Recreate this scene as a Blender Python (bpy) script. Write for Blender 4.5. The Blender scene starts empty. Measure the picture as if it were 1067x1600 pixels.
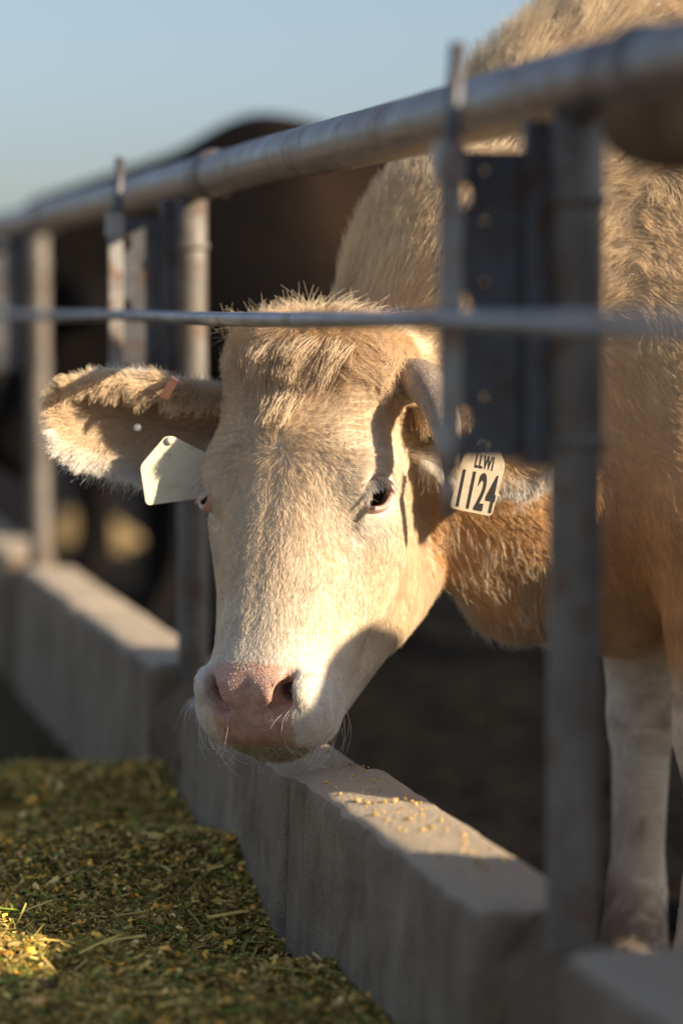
import bpy, bmesh, math, random
import numpy as np
from mathutils import Vector, Matrix

PI = math.pi
R = math.radians
random.seed(7)
rng = np.random.default_rng(11)
scene = bpy.context.scene
C = scene.collection

# ------------------------------------------------------------------ camera
CAM = np.array((0.0, 0.0, 0.95))
FPX = 4446.0
YAW, PITCH = R(13.17), R(4.10)
cam_d = bpy.data.cameras.new('camera')
cam = bpy.data.objects.new('camera', cam_d); C.objects.link(cam)
cam.location = CAM
cam.rotation_euler = (PI / 2 - PITCH, 0, -YAW)
cam_d.sensor_fit = 'HORIZONTAL'; cam_d.sensor_width = 24.0; cam_d.lens = 100.0
cam_d.clip_start = 0.05; cam_d.clip_end = 5000
cam_d.dof.use_dof = True; cam_d.dof.focus_distance = 3.63; cam_d.dof.aperture_fstop = 1.75
scene.camera = cam
FW = np.array((math.sin(YAW) * math.cos(PITCH), math.cos(YAW) * math.cos(PITCH), -math.sin(PITCH)))
RT = np.array((math.cos(YAW), -math.sin(YAW), 0.0))
UP = np.cross(RT, FW)

def P(px, py, d):
    """world point at a given distance in front of the lens"""
    return CAM + d * (FW + RT * (px - 533.5) / FPX + UP * (800 - py) / FPX)

# ------------------------------------------------------------------ world, sun
SUN_AZ_PHI = R(66)      # sun to the right of, and a little behind, the camera
SUN_EL = R(22)
hz = math.cos(SUN_AZ_PHI) * np.array((-math.sin(YAW), -math.cos(YAW))) + math.sin(SUN_AZ_PHI) * RT[:2]
SUN = np.array((hz[0] * math.cos(SUN_EL), hz[1] * math.cos(SUN_EL), math.sin(SUN_EL)))
world = bpy.data.worlds.new('World'); scene.world = world; world.use_nodes = True
wn = world.node_tree.nodes; wl = world.node_tree.links
bg = wn['Background']
sky = wn.new('ShaderNodeTexSky'); sky.sky_type = 'NISHITA'; sky.sun_disc = False
sky.sun_elevation = SUN_EL; sky.sun_rotation = math.atan2(SUN[0], SUN[1])
sky.air_density = 1.0; sky.dust_density = 1.35; sky.ozone_density = 4.2
hsv = wn.new('ShaderNodeHueSaturation'); hsv.inputs['Saturation'].default_value = 0.74
wl.new(sky.outputs[0], hsv.inputs['Color'])
wmul = wn.new('ShaderNodeMix'); wmul.data_type = 'RGBA'; wmul.blend_type = 'MULTIPLY'; wmul.inputs[0].default_value = 1.0
wmul.inputs[7].default_value = (1.0, .98, .985, 1)
wl.new(hsv.outputs[0], wmul.inputs[6]); wl.new(wmul.outputs[2], bg.inputs[0])
bg.inputs[1].default_value = 0.082
sun_d = bpy.data.lights.new('sun', 'SUN'); sun_d.energy = 5.0; sun_d.angle = R(0.5)
sun_d.color = (1.0, 0.82, 0.60)
sun = bpy.data.objects.new('sun', sun_d); C.objects.link(sun)
sun.rotation_euler = Vector(SUN).to_track_quat('Z', 'Y').to_euler()
scene.view_settings.view_transform = 'Standard'; scene.view_settings.look = 'None'
scene.view_settings.exposure = 0.93; scene.view_settings.gamma = 1
scene.cycles.use_denoising = True
scene.cycles.max_bounces = 8; scene.cycles.diffuse_bounces = 3; scene.cycles.transparent_max_bounces = 8
scene.cycles.sample_clamp_indirect = 6.0
scene.cycles_curves.shape = 'RIBBONS'

# ------------------------------------------------------------------ helpers
def tag(o, label=None, cat=None, group=None, kind=None):
    if label: o['label'] = label
    if cat: o['category'] = cat
    if group: o['group'] = group
    if kind: o['kind'] = kind
    return o

def empty(name, loc=(0, 0, 0), **k):
    o = bpy.data.objects.new(name, None); C.objects.link(o); o.location = loc
    o.empty_display_size = 0.05
    return tag(o, **k)

def wloc(o):
    v = Vector((0, 0, 0))
    while o is not None: v = v + o.location; o = o.parent
    return v

def link(name, me, mat=None, parent=None, smooth=False):
    o = bpy.data.objects.new(name, me); C.objects.link(o)
    if mat is not None and len(me.materials) == 0: me.materials.append(mat)
    if parent is not None:
        o.parent = parent
        o.location = -wloc(parent)
    if smooth:
        me.polygons.foreach_set('use_smooth', np.ones(len(me.polygons), bool))
    return o

def obj(name, bm, mat=None, parent=None, smooth=False):
    me = bpy.data.meshes.new(name); bm.normal_update(); bm.to_mesh(me); bm.free()
    return link(name, me, mat, parent, smooth)

def pydata(name, v, f, mat=None, parent=None, smooth=False):
    me = bpy.data.meshes.new(name)
    v = np.asarray(v, np.float32); f = np.asarray(f, np.int32)
    me.vertices.add(len(v)); me.vertices.foreach_set('co', v.ravel())
    k = f.shape[1]
    me.loops.add(f.size); me.loops.foreach_set('vertex_index', f.ravel())
    me.polygons.add(len(f)); me.polygons.foreach_set('loop_start', np.arange(0, f.size, k, dtype=np.int32))
    me.update(calc_edges=True); me.validate()
    return link(name, me, mat, parent, smooth)

def add_box(bm, lo, hi, bevel=0.0, seg=2):
    r = bmesh.ops.create_cube(bm, size=1)
    vs = r['verts']
    lo = Vector(lo); hi = Vector(hi)
    for v in vs:
        v.co = Vector([lo[i] + (v.co[i] + .5) * (hi[i] - lo[i]) for i in range(3)])
    if bevel:
        es = list({e for v in vs for e in v.link_edges})
        bmesh.ops.bevel(bm, geom=es, offset=bevel, segments=seg, affect='EDGES', profile=.5)

def add_tube(bm, pts, rad, seg=24, cap=True):
    """a tube through points, radius per point"""
    pts = [Vector(p) for p in pts]
    if not hasattr(rad, '__len__'): rad = [rad] * len(pts)
    rings = []
    ref = None
    for i, p in enumerate(pts):
        d = (pts[min(i + 1, len(pts) - 1)] - pts[max(i - 1, 0)]).normalized()
        if ref is None:
            ref = Vector((0, 0, 1)) if abs(d.z) < .9 else Vector((1, 0, 0))
        x = (ref - d * ref.dot(d)).normalized(); ref = x
        y = d.cross(x)
        rings.append([bm.verts.new(p + (x * math.cos(a) + y * math.sin(a)) * rad[i])
                      for a in (2 * PI * k / seg for k in range(seg))])
    for a, b in zip(rings, rings[1:]):
        for k in range(seg):
            f = bm.faces.new((a[k], a[(k + 1) % seg], b[(k + 1) % seg], b[k])); f.smooth = True
    if cap:
        bm.faces.new(rings[0][::-1]); bm.faces.new(rings[-1])
    return rings

# ------------------------------------------------------------------ materials
def mat(name, col=(.5, .5, .5), rough=.7, metal=0.0, spec=.5):
    m = bpy.data.materials.new(name); m.use_nodes = True
    b = m.node_tree.nodes['Principled BSDF']
    b.inputs['Base Color'].default_value = (*col, 1); b.inputs['Roughness'].default_value = rough
    b.inputs['Metallic'].default_value = metal; b.inputs['Specular IOR Level'].default_value = spec
    return m

def nodes(m):
    nt = m.node_tree
    return nt, nt.nodes, nt.links, nt.nodes['Principled BSDF']

def noise(nt, scale, detail=6, rough=.6, vec=None, dist=0):
    n = nt.nodes.new('ShaderNodeTexNoise'); n.inputs['Scale'].default_value = scale
    n.inputs['Detail'].default_value = detail; n.inputs['Roughness'].default_value = rough
    n.inputs['Distortion'].default_value = dist
    if vec is not None: nt.links.new(vec, n.inputs['Vector'])
    return n

def ramp(nt, fac, stops):
    r = nt.nodes.new('ShaderNodeValToRGB'); e = r.color_ramp.elements
    while len(e) < len(stops): e.new(.5)
    for k, (p, c) in zip(e, stops):
        k.position = p; k.color = (*c, 1)
    nt.links.new(fac, r.inputs[0]); return r

def mapped(nt, scale=(1, 1, 1), loc=(0, 0, 0), kind='Object'):
    tc = nt.nodes.new('ShaderNodeTexCoord'); mp = nt.nodes.new('ShaderNodeMapping')
    mp.inputs['Scale'].default_value = scale; mp.inputs['Location'].default_value = loc
    nt.links.new(tc.outputs[kind], mp.inputs[0]); return mp.outputs[0]

def bump(nt, h, strength, dist, prev=None):
    b = nt.nodes.new('ShaderNodeBump'); b.inputs['Strength'].default_value = strength
    b.inputs['Distance'].default_value = dist; nt.links.new(h, b.inputs['Height'])
    if prev is not None: nt.links.new(prev, b.inputs['Normal'])
    return b.outputs[0]

def mix(nt, fac, a, b, mode='MIX'):
    m = nt.nodes.new('ShaderNodeMix'); m.data_type = 'RGBA'; m.blend_type = mode
    for sock, val in ((0, fac), (6, a), (7, b)):
        if isinstance(val, (int, float)): m.inputs[sock].default_value = val
        elif isinstance(val, tuple): m.inputs[sock].default_value = (*val, 1)
        else: nt.links.new(val, m.inputs[sock])
    return m.outputs[2]

def steel(name, dark, light, rust, metal=.75, rough=.5):
    m = mat(name, dark, rough, metal)
    nt, n, l, b = nodes(m)
    v = mapped(nt)
    a = noise(nt, 9, 8, .65, v); r1 = ramp(nt, a.outputs[0], [(.35, dark), (.7, light)])
    g = noise(nt, 160, 3, .6, mapped(nt, (1, .08, .3)))
    c1 = mix(nt, .25, r1.outputs[0], g.outputs[0], 'OVERLAY')
    q = noise(nt, 23, 9, .7, v, .4); r2 = ramp(nt, q.outputs[0], [(.50, (0, 0, 0)), (.66, (1, 1, 1))])
    c2 = mix(nt, r2.outputs[0], c1, rust)
    l.new(c2, b.inputs['Base Color'])
    rr = ramp(nt, a.outputs[0], [(.3, (rough - .12,) * 3), (.75, (rough + .2,) * 3)])
    l.new(rr.outputs[0], b.inputs['Roughness'])
    l.new(bump(nt, q.outputs[0], .25, .002), b.inputs['Normal'])
    return m

M_rail = steel('rail_steel', (.15, .135, .125), (.28, .255, .235), (.16, .09, .055), .50, .42)
M_post = steel('post_steel', (.11, .095, .08), (.25, .225, .19), (.13, .075, .042), .25, .55)
M_plate = steel('bracket_steel', (.075, .08, .09), (.15, .155, .165), (.10, .06, .04), .5, .5)
M_bar = steel('bar_steel', (.25, .245, .23), (.42, .41, .38), (.22, .11, .06), .4, .5)
M_cable = steel('cable_steel', (.42, .43, .45), (.60, .61, .63), (.25, .22, .2), .6, .45)

def concrete():
    m = mat('concrete', (.3, .28, .25), .85, 0, .3)
    nt, n, l, b = nodes(m); v = mapped(nt)
    big = noise(nt, 3.2, 8, .65, v); r1 = ramp(nt, big.outputs[0], [(.3, (.27, .212, .152)), (.55, (.39, .318, .235)), (.75, (.47, .388, .29))])
    streak = noise(nt, 12, 8, .7, mapped(nt, (1.6, 1.6, .30)), .6); r2 = ramp(nt, streak.outputs[0], [(.38, (.72, .69, .66)), (.62, (1.05, 1.03, 1.0))])
    c1 = mix(nt, .6, r1.outputs[0], r2.outputs[0], 'MULTIPLY')
    pores = n.new('ShaderNodeTexVoronoi'); pores.inputs['Scale'].default_value = 210; l.new(v, pores.inputs['Vector'])
    r3 = ramp(nt, pores.outputs['Distance'], [(.08, (.45, .42, .38)), (.22, (1, 1, 1))])
    fine = noise(nt, 60, 8, .75, v)
    c2 = mix(nt, .5, c1, r3.outputs[0], 'MULTIPLY')
    r4 = ramp(nt, fine.outputs[0], [(.3, (.7, .68, .66)), (.7, (1.15, 1.13, 1.1))])
    c3 = mix(nt, .6, c2, r4.outputs[0], 'MULTIPLY')
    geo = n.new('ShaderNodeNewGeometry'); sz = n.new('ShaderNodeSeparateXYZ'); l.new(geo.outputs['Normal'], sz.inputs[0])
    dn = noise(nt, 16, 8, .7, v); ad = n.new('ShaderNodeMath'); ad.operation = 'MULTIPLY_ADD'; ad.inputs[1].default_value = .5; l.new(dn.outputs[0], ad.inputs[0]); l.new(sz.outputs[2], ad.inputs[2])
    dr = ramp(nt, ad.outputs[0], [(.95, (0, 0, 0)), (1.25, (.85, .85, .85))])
    blot = noise(nt, 7, 9, .72, v, .7); br = ramp(nt, blot.outputs[0], [(.34, (.42, .34, .26)), (.50, (.85, .80, .74)), (.62, (1.05, 1.04, 1.02))])
    c3 = mix(nt, .7, c3, br.outputs[0], 'MULTIPLY')
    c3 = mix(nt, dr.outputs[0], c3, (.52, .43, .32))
    l.new(c3, b.inputs['Base Color'])
    nb = bump(nt, fine.outputs[0], .8, .006)
    nb = bump(nt, pores.outputs['Distance'], .6, .003, nb)
    nb = bump(nt, streak.outputs[0], .12, .004, nb)
    l.new(nb, b.inputs['Normal'])
    return m
M_conc = concrete()

def soil(name, lo, hi, sc=6):
    m = mat(name, lo, .95, 0, .2)
    nt, n, l, b = nodes(m); v = mapped(nt)
    a = noise(nt, sc, 10, .7, v); r1 = ramp(nt, a.outputs[0], [(.32, lo), (.72, hi)])
    f = noise(nt, sc * 14, 6, .7, v)
    l.new(mix(nt, .5, r1.outputs[0], f.outputs[0], 'OVERLAY'), b.inputs['Base Color'])
    l.new(bump(nt, f.outputs[0], .6, .012, bump(nt, a.outputs[0], .8, .05)), b.inputs['Normal'])
    return m
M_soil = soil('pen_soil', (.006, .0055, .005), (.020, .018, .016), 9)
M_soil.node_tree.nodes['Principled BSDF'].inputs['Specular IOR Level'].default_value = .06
M_dirt = soil('gap_dirt', (.22, .15, .09), (.48, .34, .21), 30)

# ------------------------------------------------------------------ ground
def heightfield(name, xs, ys, zf, m, smooth=True):
    X, Y = np.meshgrid(xs, ys, indexing='ij'); Z = zf(X, Y)
    v = np.stack([X, Y, Z], -1).reshape(-1, 3)
    nx, ny = len(xs), len(ys)
    i, j = np.meshgrid(np.arange(nx - 1), np.arange(ny - 1), indexing='ij')
    a = (i * ny + j).ravel(); f = np.stack([a, a + ny, a + ny + 1, a + 1], -1)
    return pydata(name, v, f, m, smooth=smooth)

_oct = [(rng.uniform(0, 2 * PI), rng.uniform(0, 2 * PI), rng.uniform(0, 2 * PI)) for _ in range(40)]
def wav(X, Y, base, n, gain=.6, seed=0):
    """sum of randomly turned sines: smooth lumpy noise"""
    z = 0 * X; amp = 1.0; f = base; tot = 0
    for k in range(n):
        a, p, q = _oct[(k * 2 + seed) % 40]; b, p2, q2 = _oct[(k * 2 + 1 + seed) % 40]
        z = z + amp * np.sin(f * (X * math.cos(a) + Y * math.sin(a)) + p + 1.3 * np.sin(.7 * f * (X * math.sin(b) - Y * math.cos(b)) + q2)) \
              * np.sin(f * 1.17 * (X * math.cos(b) + Y * math.sin(b)) + q)
        tot += amp; amp *= gain; f *= 1.63
    return z / tot

gx = np.concatenate([[-3000, -600, -120, -30, -8], np.linspace(-3, .7, 16), np.linspace(.74, 4.2, 150), np.linspace(4.4, 9, 40), [14, 25, 60, 140, 600, 3000]])
gy = np.concatenate([[-3000, -400, -60, -10], np.linspace(0, 2.4, 14), np.linspace(2.5, 7.5, 170), np.linspace(7.7, 16, 60), [20, 30, 60, 120, 400, 1200, 4000]])
def ground_z(X, Y):
    near = np.clip((40 - np.hypot(X, Y)) / 30, 0, 1)
    return -.02 + near * np.where(X > .8, 1, .15) * (.045 * wav(X, Y, 4.0, 7, .62) + .012 * wav(X, Y, 30, 3, .6, 9))
M_lane = soil('lane_bounce_dirt', (.36, .30, .22), (.52, .44, .33), 5)  # pale ground added out of view, its tone raised to bounce warm fill
tag(heightfield('feed_lane', np.linspace(-9, -.28, 30), np.linspace(-8, 40, 60), lambda X, Y: .012 + .008 * wav(X, Y, 3, 4, .6, 6), M_lane), kind='structure')
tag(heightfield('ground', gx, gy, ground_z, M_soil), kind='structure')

# ------------------------------------------------------------------ concrete feed bunk
BX0, BX1, BTOP = .762, .886, .356
def bunk_panel(y0, y1, label, dx=0.0, dz=0.0):
    n = max(8, int((y1 - y0) / .02))
    prof = []
    r = .022
    prof += [(BX0 + dx - .012, -.03), (BX0 + dx - .010, .10), (BX0 + dx - .003, .25)]
    for k in range(7):
        a = PI - k / 6 * PI / 2
        prof.append((BX0 + dx + r + r * math.cos(a), BTOP + dz - r + r * math.sin(a)))
    for k in range(1, 6): prof.append((BX0 + dx + r + (BX1 - BX0 - r - .012) * k / 6, BTOP + dz + .001 * math.sin(k)))
    for k in range(4):
        a = PI / 2 - k / 3 * PI / 2
        prof.append((BX1 + dx - .012 + .012 * math.cos(a), BTOP + dz - .012 + .012 * math.sin(a)))
    prof += [(BX1 + dx, .15), (BX1 + dx, -.03)]
    ys = [y0, y0 + .004] + list(np.linspace(y0 + .012, y1 - .012, n)) + [y1 - .004, y1]
    V = np.zeros((len(ys), len(prof), 3))
    for i, y in enumerate(ys):
        e = .016 if i in (0, len(ys) - 1) else (.007 if i in (1, len(ys) - 2) else (.002 if i in (2, len(ys) - 3) else 0))
        for j, (x, z) in enumerate(prof):
            cx, cz = (BX0 + BX1) / 2, .1
            V[i, j] = (x - math.copysign(e, x - cx), y, z - (e if z > .2 else 0))
    top = np.clip((V[..., 2] - .28) / .06, 0, 1)
    edge = np.exp(-((V[..., 0] - BX0) / .03) ** 2)
    V[..., 2] += top * (.0022 * wav(V[..., 1] * 1, V[..., 0] * 2, 17, 5, .7, 3))
    chip = np.clip(wav(V[..., 1], V[..., 2] * .5, 19, 5, .8, 21) - .30, 0, 1)
    V[..., 2] -= edge * top * chip * .035
    V[..., 0] += edge * top * (.006 * wav(V[..., 1], V[..., 2], 34, 5, .8, 11) - .002 + .03 * chip) + .0015 * wav(V[..., 1], V[..., 2], 12, 4, .7, 5)
    bk = np.exp(-((V[..., 0] - BX1) / .02) ** 2)
    V[..., 0] += bk * top * .005 * wav(V[..., 1], V[..., 2], 30, 5, .75, 15)
    ny, nx = len(ys), len(prof)
    f = [(i * nx + j, i * nx + j + 1, (i + 1) * nx + j + 1, (i + 1) * nx + j) for i in range(ny - 1) for j in range(nx - 1)]
    o = bpy.data.objects.new('concrete_bunk_panel', bpy.data.meshes.new('concrete_bunk_panel')); C.objects.link(o)
    f = [tuple(q) for q in f] + [tuple(range(nx))[::-1], tuple((ny - 1) * nx + j for j in range(nx))]
    o.data.from_pydata(V.reshape(-1, 3).tolist(), [], f); o.data.materials.append(M_conc)
    o.data.polygons.foreach_set('use_smooth', np.array([len(p.vertices) < 6 for p in o.data.polygons]))
    return tag(o, label, 'bunk panel', 'concrete panels of the feed bunk')

bunk_panel(.72, 1.50, 'grey concrete feed bunk panel below the rusty brown rail sleeve')
bunk_panel(1.515, 2.44, 'blurred grey concrete bunk panel at the foot of the post with the dark bracket', .010, .014)
bunk_panel(2.68, 3.560, 'grey concrete bunk panel with sunlit top strewn with feed crumbs')
bunk_panel(3.572, 4.36, 'shaded concrete bunk panel directly below the cream muzzle', -.002, -.012)
bunk_panel(4.64, 5.60, 'blurred concrete bunk panel with a sunlit corner beside the pale sunlit post', -.004, .004)
bunk_panel(5.612, 6.50, 'far blurred concrete bunk panel running up to the second sunlit post', -.004, .004)
bunk_panel(6.82, 7.7, 'distant concrete bunk panel beyond the second sunlit post', .0, .0)
bunk_panel(7.71, 8.6, 'most distant concrete bunk panel at the end of the feed row', .0, .0)

def rubble(y0, y1, seed, label):
    n = 26; ys = np.linspace(y0, y1, n); th = np.linspace(0, 1, 20)
    V = []
    for y in ys:
        for t in th:
            if t < .4: x, z = BX0 - .002 + .01 * t, -.02 + t / .4 * (BTOP - .03)
            elif t < .8: x, z = BX0 + .03 + (t - .4) / .4 * (BX1 - BX0 - .05), BTOP - .035 + .02 * math.sin((t - .4) / .4 * PI)
            else: x, z = BX1 - .02, BTOP - .05 - (t - .8) / .2 * .33
            V.append((x, y, z))
    V = np.array(V)
    V[:, 0] += .018 * wav(V[:, 1], V[:, 2] + seed, 30, 5, .75, seed); V[:, 2] += .022 * wav(V[:, 1], V[:, 0] + seed, 38, 5, .75, seed + 3)
    f = [(i * 20 + j, i * 20 + j + 1, (i + 1) * 20 + j + 1, (i + 1) * 20 + j) for i in range(n - 1) for j in range(19)]
    tag(pydata('dirt_infill', V, f, M_dirt, smooth=True), label, 'dirt')
rubble(2.40, 2.72, 2, 'dark crumbled dirt packed in the bunk gap around the blurred dark post')
rubble(4.34, 4.66, 6, 'dark dirt packed in the bunk gap below the pale sunlit post')
rubble(6.48, 6.84, 8, 'dirt packed in the bunk gap at the second sunlit post')

# ------------------------------------------------------------------ fence
FX, WX, RZ = .832, .700, 1.160
PY = [2.58, 4.64, 6.68, 8.74]
RAILJ = [.4, 2.40, 4.45, 6.50, 8.55]
rlab = ['steel top rail pipe carrying the rusty brown sleeve', 'long steel top rail pipe above the cream head, with a flared collar at its end',
        'blurred steel top rail pipe crossing before the dark brown cattle', 'far end of the steel top rail, thin and blurred']
for k in range(4):
    y0, y1 = RAILJ[k], RAILJ[k + 1]
    t = empty('top_rail', (FX, y0, RZ), label=rlab[k], cat='rail', group='pipe sections of the top rail')
    bm = bmesh.new(); n = 24
    ys = [y0 + (y1 - y0) * i / n for i in range(n + 1)]
    add_tube(bm, [(FX + .0008 * math.sin(9 * y), y, RZ + .001 * math.sin(5 * y + k)) for y in ys], [.0345 + .0003 * math.sin(31 * y) for y in ys], 40)
    obj('pipe', bm, M_rail, t, True)
    bm = bmesh.new()
    prof = [(-.030, .0352), (-.026, .0385), (-.014, .0405), (-.004, .0405), (.002, .0385), (.004, .0352)]
    add_tube(bm, [(FX, y1 + a, RZ) for a, _ in prof], [b for _, b in prof], 40)
    obj('collar', bm, M_rail, t, True)

def plate_with_holes(bm, x0, x1, z0, z1, y, th, holes):
    """flat bracket facing along the fence, real round openings near its outer edge"""
    def quadring(cx, cz, r, a0, a1, b0, b1):
        n = 32; inner = []; outer = []
        for k in range(n):
            a = 2 * PI * k / n; c, s = math.cos(a), math.sin(a)
            inner.append((cx + r * c, cz + r * s))
            tx = ((a1 - cx) / c if c > 1e-6 else ((a0 - cx) / c if c < -1e-6 else 1e9))
            tz = ((b1 - cz) / s if s > 1e-6 else ((b0 - cz) / s if s < -1e-6 else 1e9))
            m = min(tx, tz); outer.append((cx + m * c, cz + m * s))
        for yy, flip in ((y - th / 2, False), (y + th / 2, True)):
            iv = [bm.verts.new((p[0], yy, p[1])) for p in inner]; ov = [bm.verts.new((p[0], yy, p[1])) for p in outer]
            for k in range(n):
                q = (iv[k], ov[k], ov[(k + 1) % n], iv[(k + 1) % n])
                bm.faces.new(q[::-1] if flip else q)
            if not flip: first = iv
        for k in range(n):
            bm.faces.new((first[k], first[(k + 1) % n], iv[(k + 1) % n], iv[k]))
    h = .045; xs = x0 + .045; zc = z0
    for (cx, cz, r) in sorted(holes, key=lambda q: q[1]):
        if cz - r - .01 > zc: add_box(bm, (x0, y - th / 2, zc), (xs, y + th / 2, cz - r - .01))
        quadring(cx, cz, r, x0, xs, cz - r - .01, cz + r + .01); zc = cz + r + .01
    add_box(bm, (x0, y - th / 2, zc), (xs, y + th / 2, z1))
    add_box(bm, (xs, y - th / 2, z0), (x1, y + th / 2, z1))

plab = ['dark shaded steel fence post with a wide holed bracket plate', 'pale sunlit steel fence post rising behind the cream cheek',
        'second sunlit steel fence post, blurred, farther along the bunk', 'far steel fence post near the end of the rail']
blab = ['blurred upright bar on the outer edge of the big dark bracket', 'slim upright angle bar with sunlit edge above the fluffy ear',
        'blurred upright bar at the far bracket by the second sunlit post', 'distant upright bar on the last bracket']
for k, y in enumerate(PY):
    t = empty('fence_post', (FX, y, 0), label=plab[k], cat='post', group='steel posts of the feed bunk fence')
    bm = bmesh.new(); add_tube(bm, [(FX, y, z) for z in np.linspace(-.05, RZ - .030, 12)], .0255, 36); obj('pipe', bm, M_post, t, True)
    for z in (.823, 1.052):
        bm = bmesh.new(); pr = [(-.007, .0257), (-.004, .0285), (0, .0295), (.004, .0285), (.007, .0257)]
        add_tube(bm, [(FX, y, z + a) for a, _ in pr], [b for _, b in pr], 36); obj('weld_ring', bm, M_post, t, True)
    bm = bmesh.new()
    plate_with_holes(bm, .706, FX - .027, .807, 1.099, y + .027, .006, [(.7215, .843, .0145), (.7215, .952, .0145), (.7215, 1.0565, .0145)])
    obj('bracket_plate', bm, M_plate, t)
    bm = bmesh.new(); add_box(bm, (FX - .048, y + .008, .800), (FX - .018, y + .0235, 1.128), .003); obj('flange', bm, M_plate, t)
    # upright bar, clamped to the bracket, carries the cable
    t = empty('cable_bar', (WX, y, 0), label=blab[k], cat='bar', group='upright cable bars on the brackets')
    bx = WX + .004
    bm = bmesh.new()
    add_box(bm, (bx - .012, y - .020, .842), (bx + .011, y - .016, 1.093), .001); add_box(bm, (bx + .007, y - .016, .842), (bx + .011, y + .006, 1.093), .001)
    obj('angle_bar', bm, M_bar, t)
    bm = bmesh.new(); add_tube(bm, [(bx - .002, y - .010, 1.05), (bx + .004, y - .008, 1.12), (bx + .009, y - .008, 1.196)], [.0085, .008, .008], 14); obj('rod', bm, M_plate, t, True)
    bm = bmesh.new(); add_box(bm, (bx - .014, y - .024, 1.066), (bx + .013, y + .006, 1.104), .004); obj('clamp', bm, M_bar, t)
    bm = bmesh.new(); add_tube(bm, [(bx, y - .012, .795), (bx, y - .012, .80), (bx, y - .012, .838), (bx, y - .012, .846)], [.009, .0125, .0125, .010], 6); obj('nut', bm, M_bar, t)
    bm = bmesh.new(); add_tube(bm, [(bx, y - .012, .752), (bx, y - .012, .80)], .0055, 14); obj('rod', bm, M_bar, t, True)

# twisted steel cable
def cable(y0, y1, z):
    S = 30
    Y = np.concatenate([np.linspace(y0, 2.9, 500), np.linspace(2.9, 4.3, 1500)[1:], np.linspace(4.3, y1, 900)[1:]]); n = len(Y)
    k = np.floor((Y - PY[0]) / 2.05); u = (Y - PY[0]) / 2.05 - k
    Z = z - .004 * 4 * u * (1 - u); Xc = WX - .004 + 0 * Y
    th = np.linspace(0, 2 * PI, S, endpoint=False)
    rr = .0074 + .0020 * np.abs(np.cos(3 * th))[None, :]
    tw = (Y / .034 * 2 * PI)[:, None]
    A = th[None, :] + tw
    V = np.stack([Xc[:, None] + rr * np.cos(A), np.repeat(Y[:, None], S, 1), Z[:, None] + rr * np.sin(A)], -1).reshape(-1, 3)
    i, j = np.meshgrid(np.arange(n - 1), np.arange(S), indexing='ij'); a = (i * S + j).ravel(); b = (i * S + (j + 1) % S).ravel()
    return pydata('steel_cable', V, np.stack([a, b, b + S, a + S], -1), M_cable, smooth=True)
tag(cable(.6, 9.0, .940), 'twisted steel cable strung across the front of the cream forehead', 'cable')

# ================================================================== cattle
def smin(a, b, k):
    h = np.maximum(k - np.abs(a - b), 0) / k
    return np.minimum(a, b) - h * h * k * .25
def smax(a, b, k): return -smin(-a, -b, k)
def cone(p, a, ra, b, rb, sc=None):
    a = np.asarray(a, np.float32); b = np.asarray(b, np.float32)
    if sc is not None:
        sc = np.asarray(sc, np.float32); p = p / sc; a = a / sc; b = b / sc
    ab = b - a; q = p - a
    t = np.clip((q @ ab) / max(float(ab @ ab), 1e-9), 0, 1)
    d = np.sqrt(((q - t[..., None] * ab) ** 2).sum(-1)) - (ra + (rb - ra) * t)
    return d if sc is None else d * float(sc.min())
def ell(p, c, r):
    q = (p - np.asarray(c, np.float32)); r = np.asarray(r, np.float32)
    k0 = np.sqrt(((q / r) ** 2).sum(-1)); k1 = np.sqrt(((q / r ** 2) ** 2).sum(-1))
    return k0 * (k0 - 1) / np.maximum(k1, 1e-6)
def rbox(p, c, h, r):
    q = np.abs(p - np.asarray(c, np.float32)) - (np.asarray(h, np.float32) - r)
    return np.sqrt((np.maximum(q, 0) ** 2).sum(-1)) + np.minimum(q.max(-1), 0) - r

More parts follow.
